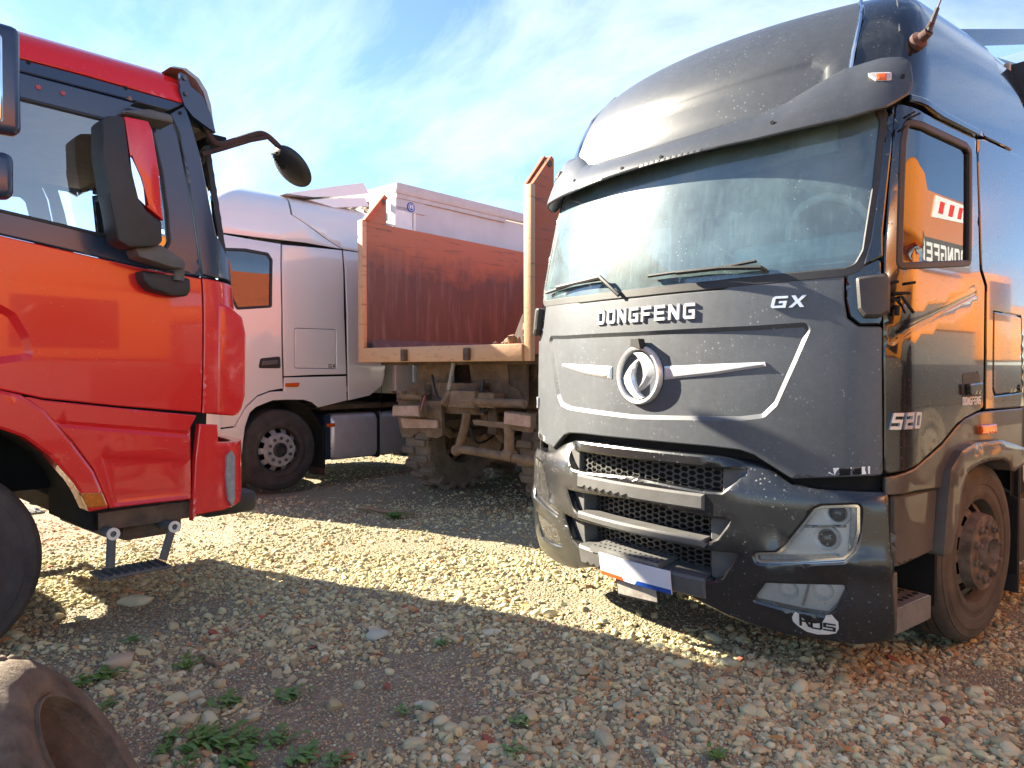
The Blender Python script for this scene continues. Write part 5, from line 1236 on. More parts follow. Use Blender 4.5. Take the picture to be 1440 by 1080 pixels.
m = MB(); m.lathe([(1.259, .052), (1.259, .045), (1.262, .045), (1.262, .052)], 24, 'X', (0, .27, H_ - .29)); m.box((1.26, .255, H_ - .285), (.004, .02, .05)); m.box((1.26, .29, H_ - .285), (.004, .02, .05)); m.box((1.26, .275, H_ - .27), (.004, .05, .014)); m.done('badge_mark', 'letter_white', lg)
m = MB()
ny = 120
for i in range(ny):
    y0_, y1_ = .38 + 12.9 * i / ny, .38 + 12.9 * (i + 1) / ny
    fx = lambda y: 1.225 + .006 * math.sin(y * 2.3) + .003 * math.sin(y * 13.0)
    m.bm.faces.new([m.bm.verts.new((fx(y), y, z)) for y, z in ((y0_, 1.15), (y1_, 1.15), (y1_, H_ - .16), (y0_, H_ - .16))])
bmesh.ops.remove_doubles(m.bm, verts=m.bm.verts, dist=.0005); m.done('side_curtain', 'curtain', tr, 60)
m = MB(); m.box2((1.2, .04, 1.03), (1.24, 6.0, 1.30)); m.done('side_rave', 'curtain_mauve', tr)
m = MB(); m.box2((-1.2, .3, .98), (1.2, 1.6, 1.14), bev=.02)
for k in range(6): m.tube([(1.0, .4 + k * .2, 1.0), (1.1, .5 + k * .2, .93), (1.0, .6 + k * .2, 1.0)], .03, 6)
m.done('coupling_gear', 'dark_cavity', tr)
m = MB(); pts = [(-1.1 + 2.2 * k / 12, -.12, H_ - .35 + .10 * math.sin(k * .9)) for k in range(13)]; m.tube(pts, .012, 6)
for k in range(5): m.box((1.0 - k * .3, -.06, H_ - .24), (.03, .05, .10))
m.done('rope_hooks', 'wood_stick', tr)
for y in (9.2, 10.5, 11.8):
    for s in (1, -1): wheel(tr, (s * 1.02, y, .5), .5, .38, .285, s, ('tyre_rubber', 'rim_metal', 'nut_metal'), lugs=0)
m = MB(); m.box2((-.5, 4.0, .85), (.5, 12.8, 1.15)); m.box2((.9, 2.6, .05), (1.05, 2.75, 1.15)); m.box2((-1.05, 2.6, .05), (-.9, 2.75, 1.15)); m.done('trailer_frame', 'black_plastic', tr)

# ================================================================== the old orange tipper lorry seen from behind
dt = thing('tipper_lorry', DUMP, 'muddy orange tipper lorry with empty rusty open-backed bed, left of the black truck', 'truck')
fl = 1.74
tl = [(0.0284, 3.252), (-0.3253, 3.571), (-0.3238, 3.227)]
m = MB(); lw = [(0, fl - .1), (0, tl[0][1]), (-.30, tl[1][1] + .02), (-.34, tl[1][1]), (-.34, tl[2][1] + .02), (-4.6, tl[2][1] - .02), (-4.6, fl - .1)]
for s in (1, -1):
    m = MB(); m.prism([(y, z) for y, z in lw], lambda y, z, d: (s * (1.265 + d), y, z), .06); w_ = m.done('side_wall', 'bed_inside' if s > 0 else 'bed_outside', dt)
    m = MB()
    if s < 0:
        for y in (-1.3, -2.3, -3.3, -4.3): m.box2((-1.40, y - .06, fl - .05), (-1.32, y + .06, 3.18), bev=.01)
        m.box2((-1.40, -4.6, 3.08), (-1.32, -.75, 3.21), bev=.02)
    else:
        for y in (-1.2, -2.2, -3.2, -4.1): m.box2((1.32, y - .06, fl - .05), (1.40, y + .06, 3.15), bev=.01)
    m.done('wall_rib', 'bed_outside', w_)
    # rear corner post: worn orange, coloured paler to look sunlit
    m = MB(); m.box2((s * 1.245, -.03, fl - .17), (s * 1.345, .03, tl[0][1] + .01), bev=.010); ps = m.done('corner_post', 'bed_edge_sunlit', dt)
    m = MB(); m.prism([(.02, tl[0][1]), (-.28, tl[1][1] + .03), (-.34, tl[1][1]), (-.06, tl[0][1])], lambda y, z, d: (s * (1.225 + d), y, z), .03); m.done('post_horn', 'bed_outside', ps)
    m = MB(); m.tube([(s * 1.22, -.27, tl[1][1] - .06), (s * 1.335, -.27, tl[1][1] - .06)], .035, 12); m.done('hinge_pin', 'dark_mud', ps)
m = MB(); m.box2((-1.265, -4.6, fl - .1), (1.265, -.04, fl - .03)); m.done('bed_floor', 'bed_outside', dt)
m = MB(); m.prism([(1.17, fl - .03), (1.17, fl + .10), (1.05, fl - .03)], lambda x, z, d: (x, -.05 - d, z), 4.4); m.prism([(-1.17, fl - .03), (-1.17, fl + .30), (-1.0, fl - .03)], lambda x, z, d: (x, -.05 - d, z), 4.4); m.done('bed_fillet', 'bed_inside', dt)
m = MB(); m.box2((-1.33, -4.7, fl - .1), (1.33, -4.6, 3.3)); m.done('front_wall', 'bed_inside', dt)
m = MB(); m.box2((-1.245, -.05, fl - .17), (1.245, .05, fl), bev=.012); bmx = m.done('rear_beam', 'bed_edge_sunlit', dt)
for x in (.46, -.52):
    m = MB(); m.box2((x - .035, .02, fl - .16), (x + .035, .10, fl - .03), bev=.012); m.done('hinge_lug', 'dark_mud', bmx)
# spilled dry soil in the right corner of the bed
m = MB(); rng = random.Random(3)
for k in range(16): 
    b_ = bmesh.new(); bmesh.ops.create_icosphere(b_, subdivisions=1, radius=rng.uniform(.03, .07)); t = k / 16
    for v in b_.verts: v.co *= rng.uniform(.7, 1.3)
    bmesh.ops.transform(b_, matrix=Matrix.Translation((-1.22 + t * t * .5, -.06 - rng.random() * .1, fl + .42 * (1 - t) ** 1.5 * rng.random())), verts=b_.verts); m.join(b_)
tag(m.done('dry_soil', 'dry_mud', dt, 60), kind='stuff')
# frame, cross tube, underrun guard
m = MB()
for s in (1, -1): m.box2((s * .40 - .05, -6.5, 1.02), (s * .40 + .05, -.25, 1.32))
m.box2((-.45, -.36, 1.0), (.45, -.25, 1.34)); m.done('chassis_frame', 'dry_mud', dt)
tz = [(0.7398, 1.18), (-0.0411, 1.176), (-0.6937, 1.157), (-1.244, 1.138)]
m = MB(); m.tube([(tz[0][0], -.10, tz[0][1]), (.33, -.10, tz[1][1])], .040, 10); m.done('lamp_bar', 'dry_mud', dt)
m = MB(); m.tube([(-.28, -.10, tz[2][1] + .0), (-1.15, -.10, tz[2][1] - .01)], .046, 12); m.done('lamp_bar', 'dry_mud', dt)
bx = [(-0.0649, 1.268), (-0.5025, 1.076), (-0.5233, 1.248), (-0.7545, 1.092)]
m = MB(); m.box2((bx[0][0], -.30, bx[1][1]), (bx[1][0], -.06, bx[0][1]), bev=.025); m.box2((bx[2][0], -.26, bx[3][1]), (bx[3][0], -.08, bx[2][1]), bev=.015)
m.tube([(bx[0][0] - .05, -.1, bx[0][1] - .02), (bx[0][0] + .02, -.05, bx[1][1] + .03)], .05, 8); m.done('tow_coupling', 'dry_mud', dt)
m = MB(); st = [(-0.1932, -0.06, 1.561), (-0.1162, -0.06, 1.271)]; m.tube(st, .022, 8); m.done('tail_strut', 'cowl_plastic', dt)
g = [(-0.4539, 0, 1.042), (-0.412, 0, 0.877), (-0.3166, 0, 0.6321), (-0.274, 0, 0.6289), (-0.3801, 0, 0.6517), (-0.8832, 0, 0.6309), (-1.389, 0, 0.6019), (-1.035, 0, 0.9524), (-1.035, 0, 0.6427)]
m = MB(); m.tube([g[0], g[1], g[2]], .045, 10); m.tube([g[3], g[4], g[5], g[6]], [.06, .045, .045, .05], 12); m.tube([g[7], g[8]], .050, 10); m.tube([Vector(g[8]) + Vector((.06, 0, 0)), Vector(g[8]) - Vector((.06, 0, .01))], .062, 12)
m.done('underrun_guard', 'dry_mud', dt)
q = [(-0.5377, -0.03, 0.9703), (-0.971, -0.03, 0.9617), (-1.302, -0.03, 0.9364), (-1.302, -0.03, 0.8813), (-0.9709, -0.03, 0.9049), (-0.5581, -0.03, 0.9197)]
m = MB(); m.prism([(p[0], p[2]) for p in q], lambda x, z, d: (x, -.05 + d, z), .06); m.done('lamp_carrier', 'dry_mud', dt)
q = [(-0.9988, -0.02, 1.077), (-1.328, -0.02, 1.055), (-1.328, -0.02, 0.9246), (-0.9893, -0.02, 0.9419)]
m = MB(); m.prism([(p[0], p[2]) for p in q], lambda x, z, d: (x, -.06 + d, z), .09); rl = m.done('tail_lamp', 'dry_mud', dt)
m = MB(); m.prism([((p[0] - .01), p[2] + (.012 if k > 1 else -.012)) for k, p in enumerate(q)], lambda x, z, d: (x, .03 + d, z), .012); m.done('lamp_lens', 'dusty_lens', rl)
q = [(0.7166, -0.08, 1.083), (0.2567, -0.08, 1.097), (0.2455, -0.08, 0.9635), (0.7298, -0.08, 0.9509)]
m = MB(); m.prism([(p[0], p[2]) for p in q], lambda x, z, d: (x, -.08 + d, z), .10); rl = m.done('tail_lamp', 'dry_mud', dt)
m = MB(); m.prism([(p[0] + (.015 if k in (1, 2) else -.015), p[2] + (.012 if k > 1 else -.012)) for k, p in enumerate(q)], lambda x, z, d: (x, .02 + d, z), .012); m.done('lamp_lens', 'dusty_lens', rl)
m = MB(); q0 = Vector(q[1]); m.tube([q0 + Vector((0, .1, -.03)), q0 + Vector((-.06, .14, -.05)), q0 + Vector((-.08, .1, .1))], .008, 6); m.done('lamp_cable', 'red_lens', rl)
q = [(0.8367, -0.16, 1.134), (0.1123, -0.16, 1.139), (0.0906, -0.16, 0.7618), (0.1708, -0.16, 0.7254), (0.3461, -0.16, 0.7305), (0.3816, -0.16, 0.7767), (0.4656, -0.16, 0.78), (0.5877, -0.16, 0.7322), (0.8003, -0.16, 0.7445), (0.8378, -0.16, 0.9007)]
m = MB(); m.prism([(p[0], p[2]) for p in q], lambda x, z, d: (x, -.20 + d, z), .04); mf = m.done('mud_flap', 'dry_mud', dt)
q = [(0.7522, -0.12, 0.9232), (0.1274, -0.12, 0.9274), (0.1276, -0.12, 0.841), (0.715, -0.12, 0.8097)]
m = MB(); m.prism([(p[0], p[2]) for p in q], lambda x, z, d: (x, -.15 + d, z), .03); m.done('flap_plate', 'dusty_lens', mf)
# rear mudguard over the left wheel
for s in (1, -1):
    m = MB(); q = [(0.7009, -0.35, 1.567), (0.1268, -0.35, 1.58), (0.1966, -0.35, 1.283), (0.3848, -0.35, 1.19), (0.9058, -0.35, 1.177), (0.8668, -0.35, 1.271), (0.7269, -0.35, 1.332)]
    m.prism([(p[0], p[2]) for p in q], lambda x, z, d: (s * x, -.35 - d, z), .05); m.done('mudguard', 'dry_mud', dt)
# hanging parts under the bed
m = MB(); m.box2((-1.1, -1.4, 1.05), (-.55, -.55, 1.5), bev=.08); m.tube([(-.8, -.5, 1.48), (-.8, -1.6, 1.48)], .16, 14); m.done('air_tank', 'dark_mud', dt)
m = MB(); m.box2((-.6, -1.0, 1.33), (.35, -.6, 1.6)); m.box2((-1.2, -4.4, fl - .2), (1.2, -.2, fl - .1)); m.done('subframe', 'dark_mud', dt)
m = MB(); 
for s in (1, -1): m.tube([(s * .42, -.3, 1.0), (s * .42, -.6, .72), (s * .42, -1.2, .72)], .05, 8); m.box((s * .45, -1.1, .85), (.10, 1.0, .09))
m.done('leaf_spring', 'dry_mud', dt)
for k, (a_, b_, c_) in enumerate((((.30, -.2, 1.42), (.1, -.15, 1.15), (-.2, -.3, 1.3)), ((-.5, -.2, 1.38), (-.55, -.1, 1.05), (-.75, -.25, 1.2)), ((-.2, -.25, .98), (-.3, -.3, .7), (-.1, -.8, .72)))):
    m = MB(); m.tube([a_, b_, c_], .014, 7, smooth_pts=6); m.done('air_hose', 'black_plastic', dt)
for x in (.80, .62, .42, .24):
    m = MB(); m.tube([(x, -.02, tz[0][1] + .06), (x, -.02, tz[0][1] + .035)], .022, 6); m.box((x, -.06, tz[0][1] + .045), (.05, .05, .03)); m.done('bar_clamp', 'dry_mud', dt)
m = MB(); m.box2((-.62, -.30, .80), (-.50, -.26, 1.2), bev=.01); m.box2((-.95, -.42, 1.1), (-.62, -.36, 1.55), bev=.02); m.done('cross_bracket', 'dark_mud', dt)
wy, wr = -1.10, .60
for y in (wy, wy - 1.35, -5.6):
    m = MB(); m.tube([(-.95, y, wr), (.95, y, wr)], .10, 12); m.box((0, y, wr), (.46, .42, .46), bev=.16); m.tube([(.0, y + .2, wr), (.05, y + .32, wr + .02)], [.2, .12], 12); m.done('axle', 'dry_mud', dt)
    for s in (1, -1): wheel(dt, (s * .93, y, wr), wr, .42, .29, -s, ('muddy_tyre', 'dry_mud', 'dry_mud'), lugs=8, tread=True, dish=-.05)
m = MB(); m.box2((-1.2, -7.1, .9), (1.2, -5.2, 2.7), bev=.08); cb = m.done('cab', 'bed_outside', dt)
m = MB(); m.box2((-1.0, -5.19, 1.9), (1.0, -5.185, 2.5)); m.done('rear_window', 'side_glass', cb)
# reddish pallet panel? seen through the gap beside the mudguard

# ================================================================== the orange lorry-mounted crane beside the camera: seen mirrored in the paint
CR = (4.1271, 0.1692, R(-52))
ct = thing('truck_crane', CR, 'orange truck-mounted crane parked beside the black truck, seen mirrored in its door', 'crane')
m = MB(); m.box2((-1.24, .2, 1.0), (1.24, 11.0, 1.55), bev=.04); m.done('carrier_deck', 'black_plastic', ct)
m = MB(); m.box2((-1.24, -1.0, 1.6), (1.24, 1.4, 2.6), bev=.12); cb = m.done('cab', 'orange_crane', ct)
m = MB(); m.box2((-1.235, -1.0, .6), (1.235, 1.4, 1.6), bev=.06); m.done('cab_skirt', 'grey_plastic', cb)
for s in (-1, 1):
    m = MB(); m.box2((s * 1.235, -.7, 1.75), (s * 1.25, .6, 2.4), bev=.01); m.done('cab_window', 'side_glass', cb)
m = MB(); m.box2((-1.05, -1.015, 1.7), (1.05, -.99, 2.42)); m.done('cab_window', 'side_glass', cb)
m = MB(); m.prism([(-1.6, 2.4), (8.6, 3.25), (8.6, 3.95), (6.0, 3.95), (-1.6, 3.25)], lambda y, z, d: (-1.15 + d, y, z), .85); bmesh.ops.bevel(m.bm, geom=list(m.bm.edges), offset=.10, segments=3, profile=.6, affect='EDGES')
bo = m.done('boom', 'orange_crane', ct, 45)
m = MB(); m.prism([(4.6, 2.9), (5.6, 2.95), (6.6, 2.2), (7.0, 1.6), (6.2, 1.6), (5.6, 2.3)], lambda y, z, d: (-1.0 + d, y, z), .3); bmesh.ops.bevel(m.bm, geom=list(m.bm.edges), offset=.05, segments=2, profile=.6, affect='EDGES'); m.tube([(-.9, 1.0, 2.2), (-.9, 6.6, 2.7)], .16, 14); m.done('lift_ram', 'orange_crane', ct, 45)
m = MB(); m.prism([(7.2, 3.57), (8.3, 3.61), (8.4, 3.87), (7.35, 3.89)], lambda y, z, d: (-1.156 + d, y, z), .01); stk = m.done('boom_sticker', 'letter_white', bo)
for i, (y0_, y1_) in enumerate(((7.4, 7.62), (7.72, 7.94), (8.02, 8.22))):
    m = MB(); m.prism([(y0_, 3.65), (y1_ - .08, 3.65), (y1_, 3.82), (y0_ + .08, 3.82)], lambda y, z, d: (-1.162 + d, y, z), .006); m.done('sticker_stripe', 'letter_red', stk)
m = MB(); m.box2((-1.15, 4.2, 2.0), (1.2, 9.0, 2.85), bev=.08); m.box2((-1.2, 9.8, 1.6), (1.2, 10.8, 2.5), bev=.1); m.done('slewing_house', 'orange_crane', ct)
m = MB(); m.box2((-1.24, 8.7, 1.6), (-.35, 9.8, 2.95), bev=.08); oc = m.done('operator_cab', 'orange_crane', ct)
m = MB(); m.box2((-1.25, 8.85, 2.2), (-1.238, 9.65, 2.8), bev=.004); m.done('cab_window', 'side_glass', oc)
m = MB(); m.box2((-1.27, 6.2, 2.84), (-1.2, 8.1, 3.24), bev=.01); bd = m.done('name_board', 'grey_plastic', ct)
CP = PlaneSurf((-1.275, 0, 0), (0, -1, 0), (0, 0, 1), (-1, 0, 0))
write('DONGFENG', CP, -8.0, 2.92, .165, .25, .05, 'letter_white', bd, .0, .006, name='maker_letter')
m = MB()
for y in (2.2, 8.9): m.box2((-1.24, y - .18, .35), (-.95, y + .18, 1.5), bev=.03); m.box2((.95, y - .18, .35), (1.24, y + .18, 1.5), bev=.03)
m.done('outrigger', 'orange_crane', ct)
m = MB(); m.box2((-1.16, 1.6, 1.55), (1.1, 4.6, 2.1), bev=.05); m.box2((-1.1, 4.6, 1.5), (1.1, 9.2, 2.0)); m.done('turntable_housing', 'grey_plastic', ct)
m = MB(); m.box2((-1.2, 1.5, .62), (1.2, 10.8, 1.0)); m.done('chassis_frame', 'black_plastic', ct)
for y in (.6, 3.6, 7.0, 8.2):
    for s in (-1, 1): wheel(ct, (s * 1.05, y, .5), .5, .32, .29, s, ('dusty_tyre', 'dusty_rim', 'dusty_rim'), lugs=0)

# cream container far behind, seen through the gap under the trailer
kc = thing('shipping_container', (-5.0, 19.0, R(-20)), 'cream steel container standing in the sun beyond the white truck', 'container')
m = MB(); m.box2((-4, .1, .15), (4, 2.3, 2.35)); m.done('container_box', 'cream_paint', kc)
for s in (0,):
    for k in range(26):
        m = MB(); x = -3.9 + k * .312; m.box2((x, -.0 + .06, .25), (x + .15, .10, 2.25)); m.done('side_rib', 'cream_paint', kc)
m = MB()
for x in (-4, 3.9):
    for y in (.0, 2.25): m.box2((x, y, 0), (x + .1, y + .1, 2.4))
m.box2((-4, .0, 0.05), (4, .1, .22)); m.box2((-4, 0, 2.27), (4, .1, 2.4)); m.done('container_frame', 'cream_paint', kc)

# ================================================================== ground
def gh(x, y):
    rut = math.sin((x * .75 + y * .66) * 2.6 + noise.noise((x * .3, y * .3, 9.0)) * 1.5)
    return .014 * rut + .030 * noise.noise((x * .55, y * .55, 1.3)) + .014 * noise.noise((x * 1.9, y * 1.9, 4.0)) - .012
xs = np.concatenate([np.arange(-9, 9.01, .12)]); ys = np.arange(.4, 16.01, .12)
vv = [(x, y, gh(x, y)) for y in ys for x in xs]; nx_ = len(xs)
ff = [(j * nx_ + i, j * nx_ + i + 1, (j + 1) * nx_ + i + 1, (j + 1) * nx_ + i) for j in range(len(ys) - 1) for i in range(nx_ - 1)]
# far skirt of the same sheet, out to the horizon
x0, x1, y0, y1 = xs[0], xs[-1], ys[0], ys[-1]; b = len(vv)
ring = [i for i in range(nx_)] + [j * nx_ + nx_ - 1 for j in range(1, len(ys))] + [(len(ys) - 1) * nx_ + i for i in range(nx_ - 2, -1, -1)] + [j * nx_ for j in range(len(ys) - 2, 0, -1)]
prev = ring
for sc in (1.6, 6.0, 60.0):
    cur = []
    for i in ring:
        x, y, z = vv[i]; cx, cy = (x0 + x1) / 2, (y0 + y1) / 2
        vv.append((cx + (x - cx) * sc, cy + (y - cy) * sc, -.02)); cur.append(len(vv) - 1)
    n = len(ring)
    for k in range(n): ff.append((prev[k], prev[(k + 1) % n], cur[(k + 1) % n], cur[k]))
    prev = cur
me = bpy.data.meshes.new('gravel_yard'); me.from_pydata(vv, [], ff); me.update()
bm_ = bmesh.new(); bm_.from_mesh(me); bmesh.ops.recalc_face_normals(bm_, faces=bm_.faces)
if sum(f.normal.z for f in bm_.faces) < 0: bmesh.ops.reverse_faces(bm_, faces=bm_.faces)
bm_.to_mesh(me); bm_.free()
gr = link('ground', me, None, 'gravel_ground', 60); tag(gr, 'uneven yard of stony brown earth and gravel', 'ground', kind='structure')

# ---- loose stones
def rock_mesh(name, seed, sub=1, flat_=.62, rough=.28):
    b_ = bmesh.new(); bmesh.ops.create_icosphere(b_, subdivisions=sub, radius=1.0); rg = random.Random(seed)
    off = Vector((rg.random() * 50, rg.random() * 50, rg.random() * 50)); sx, sy = rg.uniform(.75, 1.25), rg.uniform(.6, 1.0)
    cuts = [(Vector((rg.gauss(0, 1), rg.gauss(0, 1), rg.gauss(0, 1))).normalized(), rg.uniform(.55, .85)) for _ in range(5)]
    for v in b_.verts:
        v.co *= 1 + rough * noise.noise(v.co * 1.1 + off)
        for d, h in cuts:
            e = v.co.dot(d) - h
            if e > 0: v.co -= d * e * .8
        v.co = Vector((v.co.x * sx, v.co.y * sy, v.co.z * flat_))
    me = bpy.data.meshes.new(name); b_.to_mesh(me); b_.free()
    me.polygons.foreach_set('use_smooth', [True] * len(me.polygons)); me.set_sharp_from_angle(angle=R(38)); return me
rocks = bpy.data.collections.new('stone_shapes')
for k in range(8):
    me = rock_mesh('stone_shape', 20 + k, 1 if k < 6 else 2, random.Random(k).uniform(.5, .75)); me.materials.append(MATS['gravel_stone'])
    rocks.objects.link(bpy.data.objects.new('stone_shape', me))
rs = np.random.RandomState(5)
def field(n, y0, y1, smin, smax, pw, seed, thin):
    r = np.random.RandomState(seed); pts = []
    while len(pts) < n:
        # even spread over the ground in view, denser near by
        u = r.rand(); y = y0 * (y1 / y0) ** u if thin else y0 + (y1 - y0) * math.sqrt(r.rand() * (1) + 0)
        x = (r.rand() * 2 - 1) * (y * .74 + .5)
        cl = noise.noise((x * 1.1, y * 1.1, 7.7)) + .55 * noise.noise((x * 3.3, y * 3.3, 2.2))
        if smax > .015 and cl < r.rand() * .75 - .50: continue
        s = smin * (1 - r.rand() * (1 - (smin / smax) ** pw)) ** (-1 / pw)
        pts.append((x, y, gh(x, y) + s * .15, s))
    return pts
P_ = field(30000, 2.4, 6.0, .010, .036, 2.1, 1, True) + field(34000, 5.0, 15.0, .010, .034, 2.6, 2, True) + field(60000, 2.4, 8.0, .004, .010, 2.0, 3, True)
P_ = np.array(P_, dtype=np.float32)
me = bpy.data.meshes.new('gravel'); n = len(P_)
me.vertices.add(n); me.vertices.foreach_set('co', P_[:, :3].ravel())
a = me.attributes.new('size', 'FLOAT_VECTOR', 'POINT'); a.data.foreach_set('vector', (P_[:, 3:4] * (.75 + .5 * rs.rand(n, 3))).astype(np.float32).ravel())
a = me.attributes.new('turn', 'FLOAT_VECTOR', 'POINT'); tv = np.stack([(rs.rand(n) - .5) * .9, (rs.rand(n) - .5) * .9, rs.rand(n) * 6.28], 1).astype(np.float32); a.data.foreach_set('vector', tv.ravel())
go = link('gravel', me); tag(go, 'loose gravel of grey, tan and brick-red stones', 'gravel', kind='stuff')
ng = bpy.data.node_groups.new('scatter_stones', 'GeometryNodeTree')
ng.interface.new_socket('Geometry', in_out='INPUT', socket_type='NodeSocketGeometry'); ng.interface.new_socket('Geometry', in_out='OUTPUT', socket_type='NodeSocketGeometry')
gi = ng.nodes.new('NodeGroupInput'); gout = ng.nodes.new('NodeGroupOutput'); ip = ng.nodes.new('GeometryNodeInstanceOnPoints'); ci = ng.nodes.new('GeometryNodeCollectionInfo')
ci.inputs['Collection'].default_value = rocks; ci.inputs['Separate Children'].default_value = True; ci.inputs['Reset Children'].default_value = True
def named(nm):
    q = ng.nodes.new('GeometryNodeInputNamedAttribute'); q.data_type = 'FLOAT_VECTOR'; q.inputs['Name'].default_value = nm; return q.outputs[0]
e2 = ng.nodes.new('FunctionNodeEulerToRotation')
ng.links.new(gi.outputs[0], ip.inputs['Points']); ng.links.new(ci.outputs[0], ip.inputs['Instance']); ip.inputs['Pick Instance'].default_value = True
ng.links.new(named('turn'), e2.inputs[0]); ng.links.new(e2.outputs[0], ip.inputs['Rotation']); ng.links.new(named('size'), ip.inputs['Scale'])
ng.links.new(ip.outputs[0], gout.inputs[0])
md = go.modifiers.new('stones', 'NODES'); md.node_group = ng

# larger stones one could pick up, each its own thing
big = [rock_mesh('stone', 70 + k, 2, random.Random(k + 9).uniform(.5, .7), .35) for k in range(7)]
for me in big: me.materials.append(MATS['large_stone'])
r = random.Random(11)
spots = []
for (x, y) in [(-1.51, 3.31), (-1.445, 3.346), (-1.375, 3.499), (-1.253, 3.31), (-1.098, 3.14), (-1.345, 3.077), (-1.307, 3.206), (-1.155, 3.667), (-1.007, 3.581), (-0.8032, 3.31), (-0.7298, 3.499), (-0.6222, 3.667), (-0.8066, 4.164), (-0.5928, 4.221), (-0.3534, 3.31), (-0.3322, 2.848), (-0.7033, 3.017), (-0.2391, 3.077), (-0.0679, 3.499), (-0.4047, 3.206), (0.1089, 3.206), (0.2299, 2.958), (0.4102, 3.017), (0.5922, 2.902), (0.8093, 3.206), (0.9844, 3.499), (1.115, 3.711), (1.1, 4.054), (1.058, 3.206), (1.328, 3.421), (1.37, 3.206), (1.38, 2.958), (1.721, 3.346), (1.991, 3.667), (1.837, 3.206), (1.777, 2.902), (2.074, 3.14), (1.938, 2.848), (2.143, 3.346), (1.156, 2.902), (0.9965, 2.848), (1.561, 3.499), (1.555, 3.14), (2.025, 3.421), (-1.989, 4.28), (-1.908, 4.427), (-1.654, 4.164), (-1.151, 4.402), (-1.404, 4.532), (-1.357, 4.001), (-0.3316, 4.28), (0.2594, 4.466), (0.3911, 3.667), (0.4768, 3.275), (0.9524, 3.017), (0.8533, 3.667)]:
    spots.append((x + r.uniform(-.03, .03), y + r.uniform(-.03, .03), r.uniform(.026, .052)))
while len(spots) < 190:
    y = 2.7 * (2.2) ** r.random(); x = r.uniform(-.7, .7) * y
    spots.append((x, y, r.uniform(.022, .044)))
for k, (x, y, s) in enumerate(spots):
    o = bpy.data.objects.new('stone', big[k % 7]); COL.objects.link(o)
    o.location = (x, y, gh(x, y) + s * .22); o.scale = (s * r.uniform(.8, 1.3), s * r.uniform(.8, 1.2), s * r.uniform(.8, 1.15)); o.rotation_euler = (r.uniform(-.3, .3), r.uniform(-.3, .3), r.uniform(0, 6.28))
    tag(o, 'fist-sized grey or tan stone lying loose among the gravel', 'stone', 'larger loose stones on the gravel')
def special(px_xy, s, mat, label, seed, sub=2, scl=(1, 1, 1), rot=0.0):
    me = rock_mesh('stone', seed, sub, .55, .35); me.materials.append(MATS[mat]); o = bpy.data.objects.new('stone', me); COL.objects.link(o)
    x, y = px_xy; o.location = (x, y, gh(x, y) + s * .25 * scl[2]); o.scale = tuple(s * q for q in scl); o.rotation_euler = (.1, -.05, rot); tag(o, label, 'stone')
sp_ = [(-2.41, 4.698), (-0.7602, 4.13), (-0.121, 4.164), (-0.3847, 3.303), (-1.972, 3.684), (-1.789, 3.581)]
special(sp_[0], .11, 'pale_stone', 'large flat pale stone in the sun just before the hanging step', 301, 2, (1.0, .8, .8), .15)
special(sp_[1], .075, 'blue_stone', 'bluish grey slab stone at the edge of the foreground shadow', 302, 2, (1.0, .75, .8), .3)
special(sp_[2], .045, 'pale_stone', 'small flat whitish stone alone on the bare dark earth', 303, 2, (1.1, .8, .6), .2)
special(sp_[3], .055, 'pale_stone', 'pale angular stone in the middle foreground', 304, 2, (1.2, .8, .7), -.2)
special(sp_[4], .085, 'pink_stone', 'big pinkish angular stone beside the old tyre', 305, 2, (1, .9, 1.1), .6)
r = random.Random(21)
bm1 = [rock_mesh('brick_fragment', 90 + k, 1, .6, .4) for k in range(3)]
for me in bm1: me.materials.append(MATS['brick_bit'])
for k in range(28):
    if k < 12: x, y = [(-1.09, 2.875), (-1.038, 2.848), (-0.6678, 4.599), (-0.5888, 4.505), (-0.594, 3.499), (1.972, 3.803), (1.165, 3.756), (1.092, 2.958), (-1.658, 4.28), (-1.085, 4.001), (-1.717, 4.221), (1.823, 3.077)][k]
    else: y = 2.7 * 2.4 ** r.random(); x = r.uniform(-.7, .7) * y
    o = bpy.data.objects.new('brick_fragment', bm1[k % 3]); COL.objects.link(o); s = r.uniform(.018, .036); o.location = (x, y, gh(x, y) + s * .3); o.scale = (s * 1.3, s, s * .8); o.rotation_euler = (r.uniform(-.4, .4), r.uniform(-.4, .4), r.uniform(0, 6))
    tag(o, 'small orange-red piece of broken brick among the grey gravel', 'brick', 'bits of broken brick')
# sticks
def stick(name, p, q, rad, mat, label, sag=.01):
    m = MB(); a, b = Vector((p[0], p[1], gh(*p) + rad + .012)), Vector((q[0], q[1], gh(*q) + rad + .012))
    n = 5; m.tube([a.lerp(b, t / n) + Vector((0, 0, sag * math.sin(t * 1.9))) + Vector((.006 * math.sin(t * 3.1), .006 * math.cos(t * 2.3), 0)) for t in range(n + 1)], [rad * (1 - .35 * t / n) for t in range(n + 1)], 7); tag(m.done(name, mat), label, 'stick')
sk_ = [(-1.629, 7.851), (-0.9954, 7.472), (-1.577, 4.186), (-1.551, 4.352), (-1.7, 4.033), (-1.573, 4.164), (-0.0163, 3.361), (0.1734, 3.437), (-1.627, 3.831), (-1.468, 3.693), (-1.419, 4.186), (-1.436, 4.427)]
stick('stick', sk_[0], sk_[1], .026, 'wood_stick', 'rusty brown bar lying on the shaded gravel behind the sunlit strip')
stick('stick', sk_[2], sk_[3], .010, 'pale_wood', 'short pale splinter of wood left of the foreground')
stick('stick', sk_[4], sk_[5], .007, 'wood_stick', 'thin brown twig lying left of the pale splinter')
stick('stick', sk_[6], sk_[7], .005, 'pale_wood', 'long thin grey twig on the bare earth in the middle')
stick('stick', sk_[8], sk_[9], .014, 'wood_stick', 'stubby dark piece of wood among the pale stones')
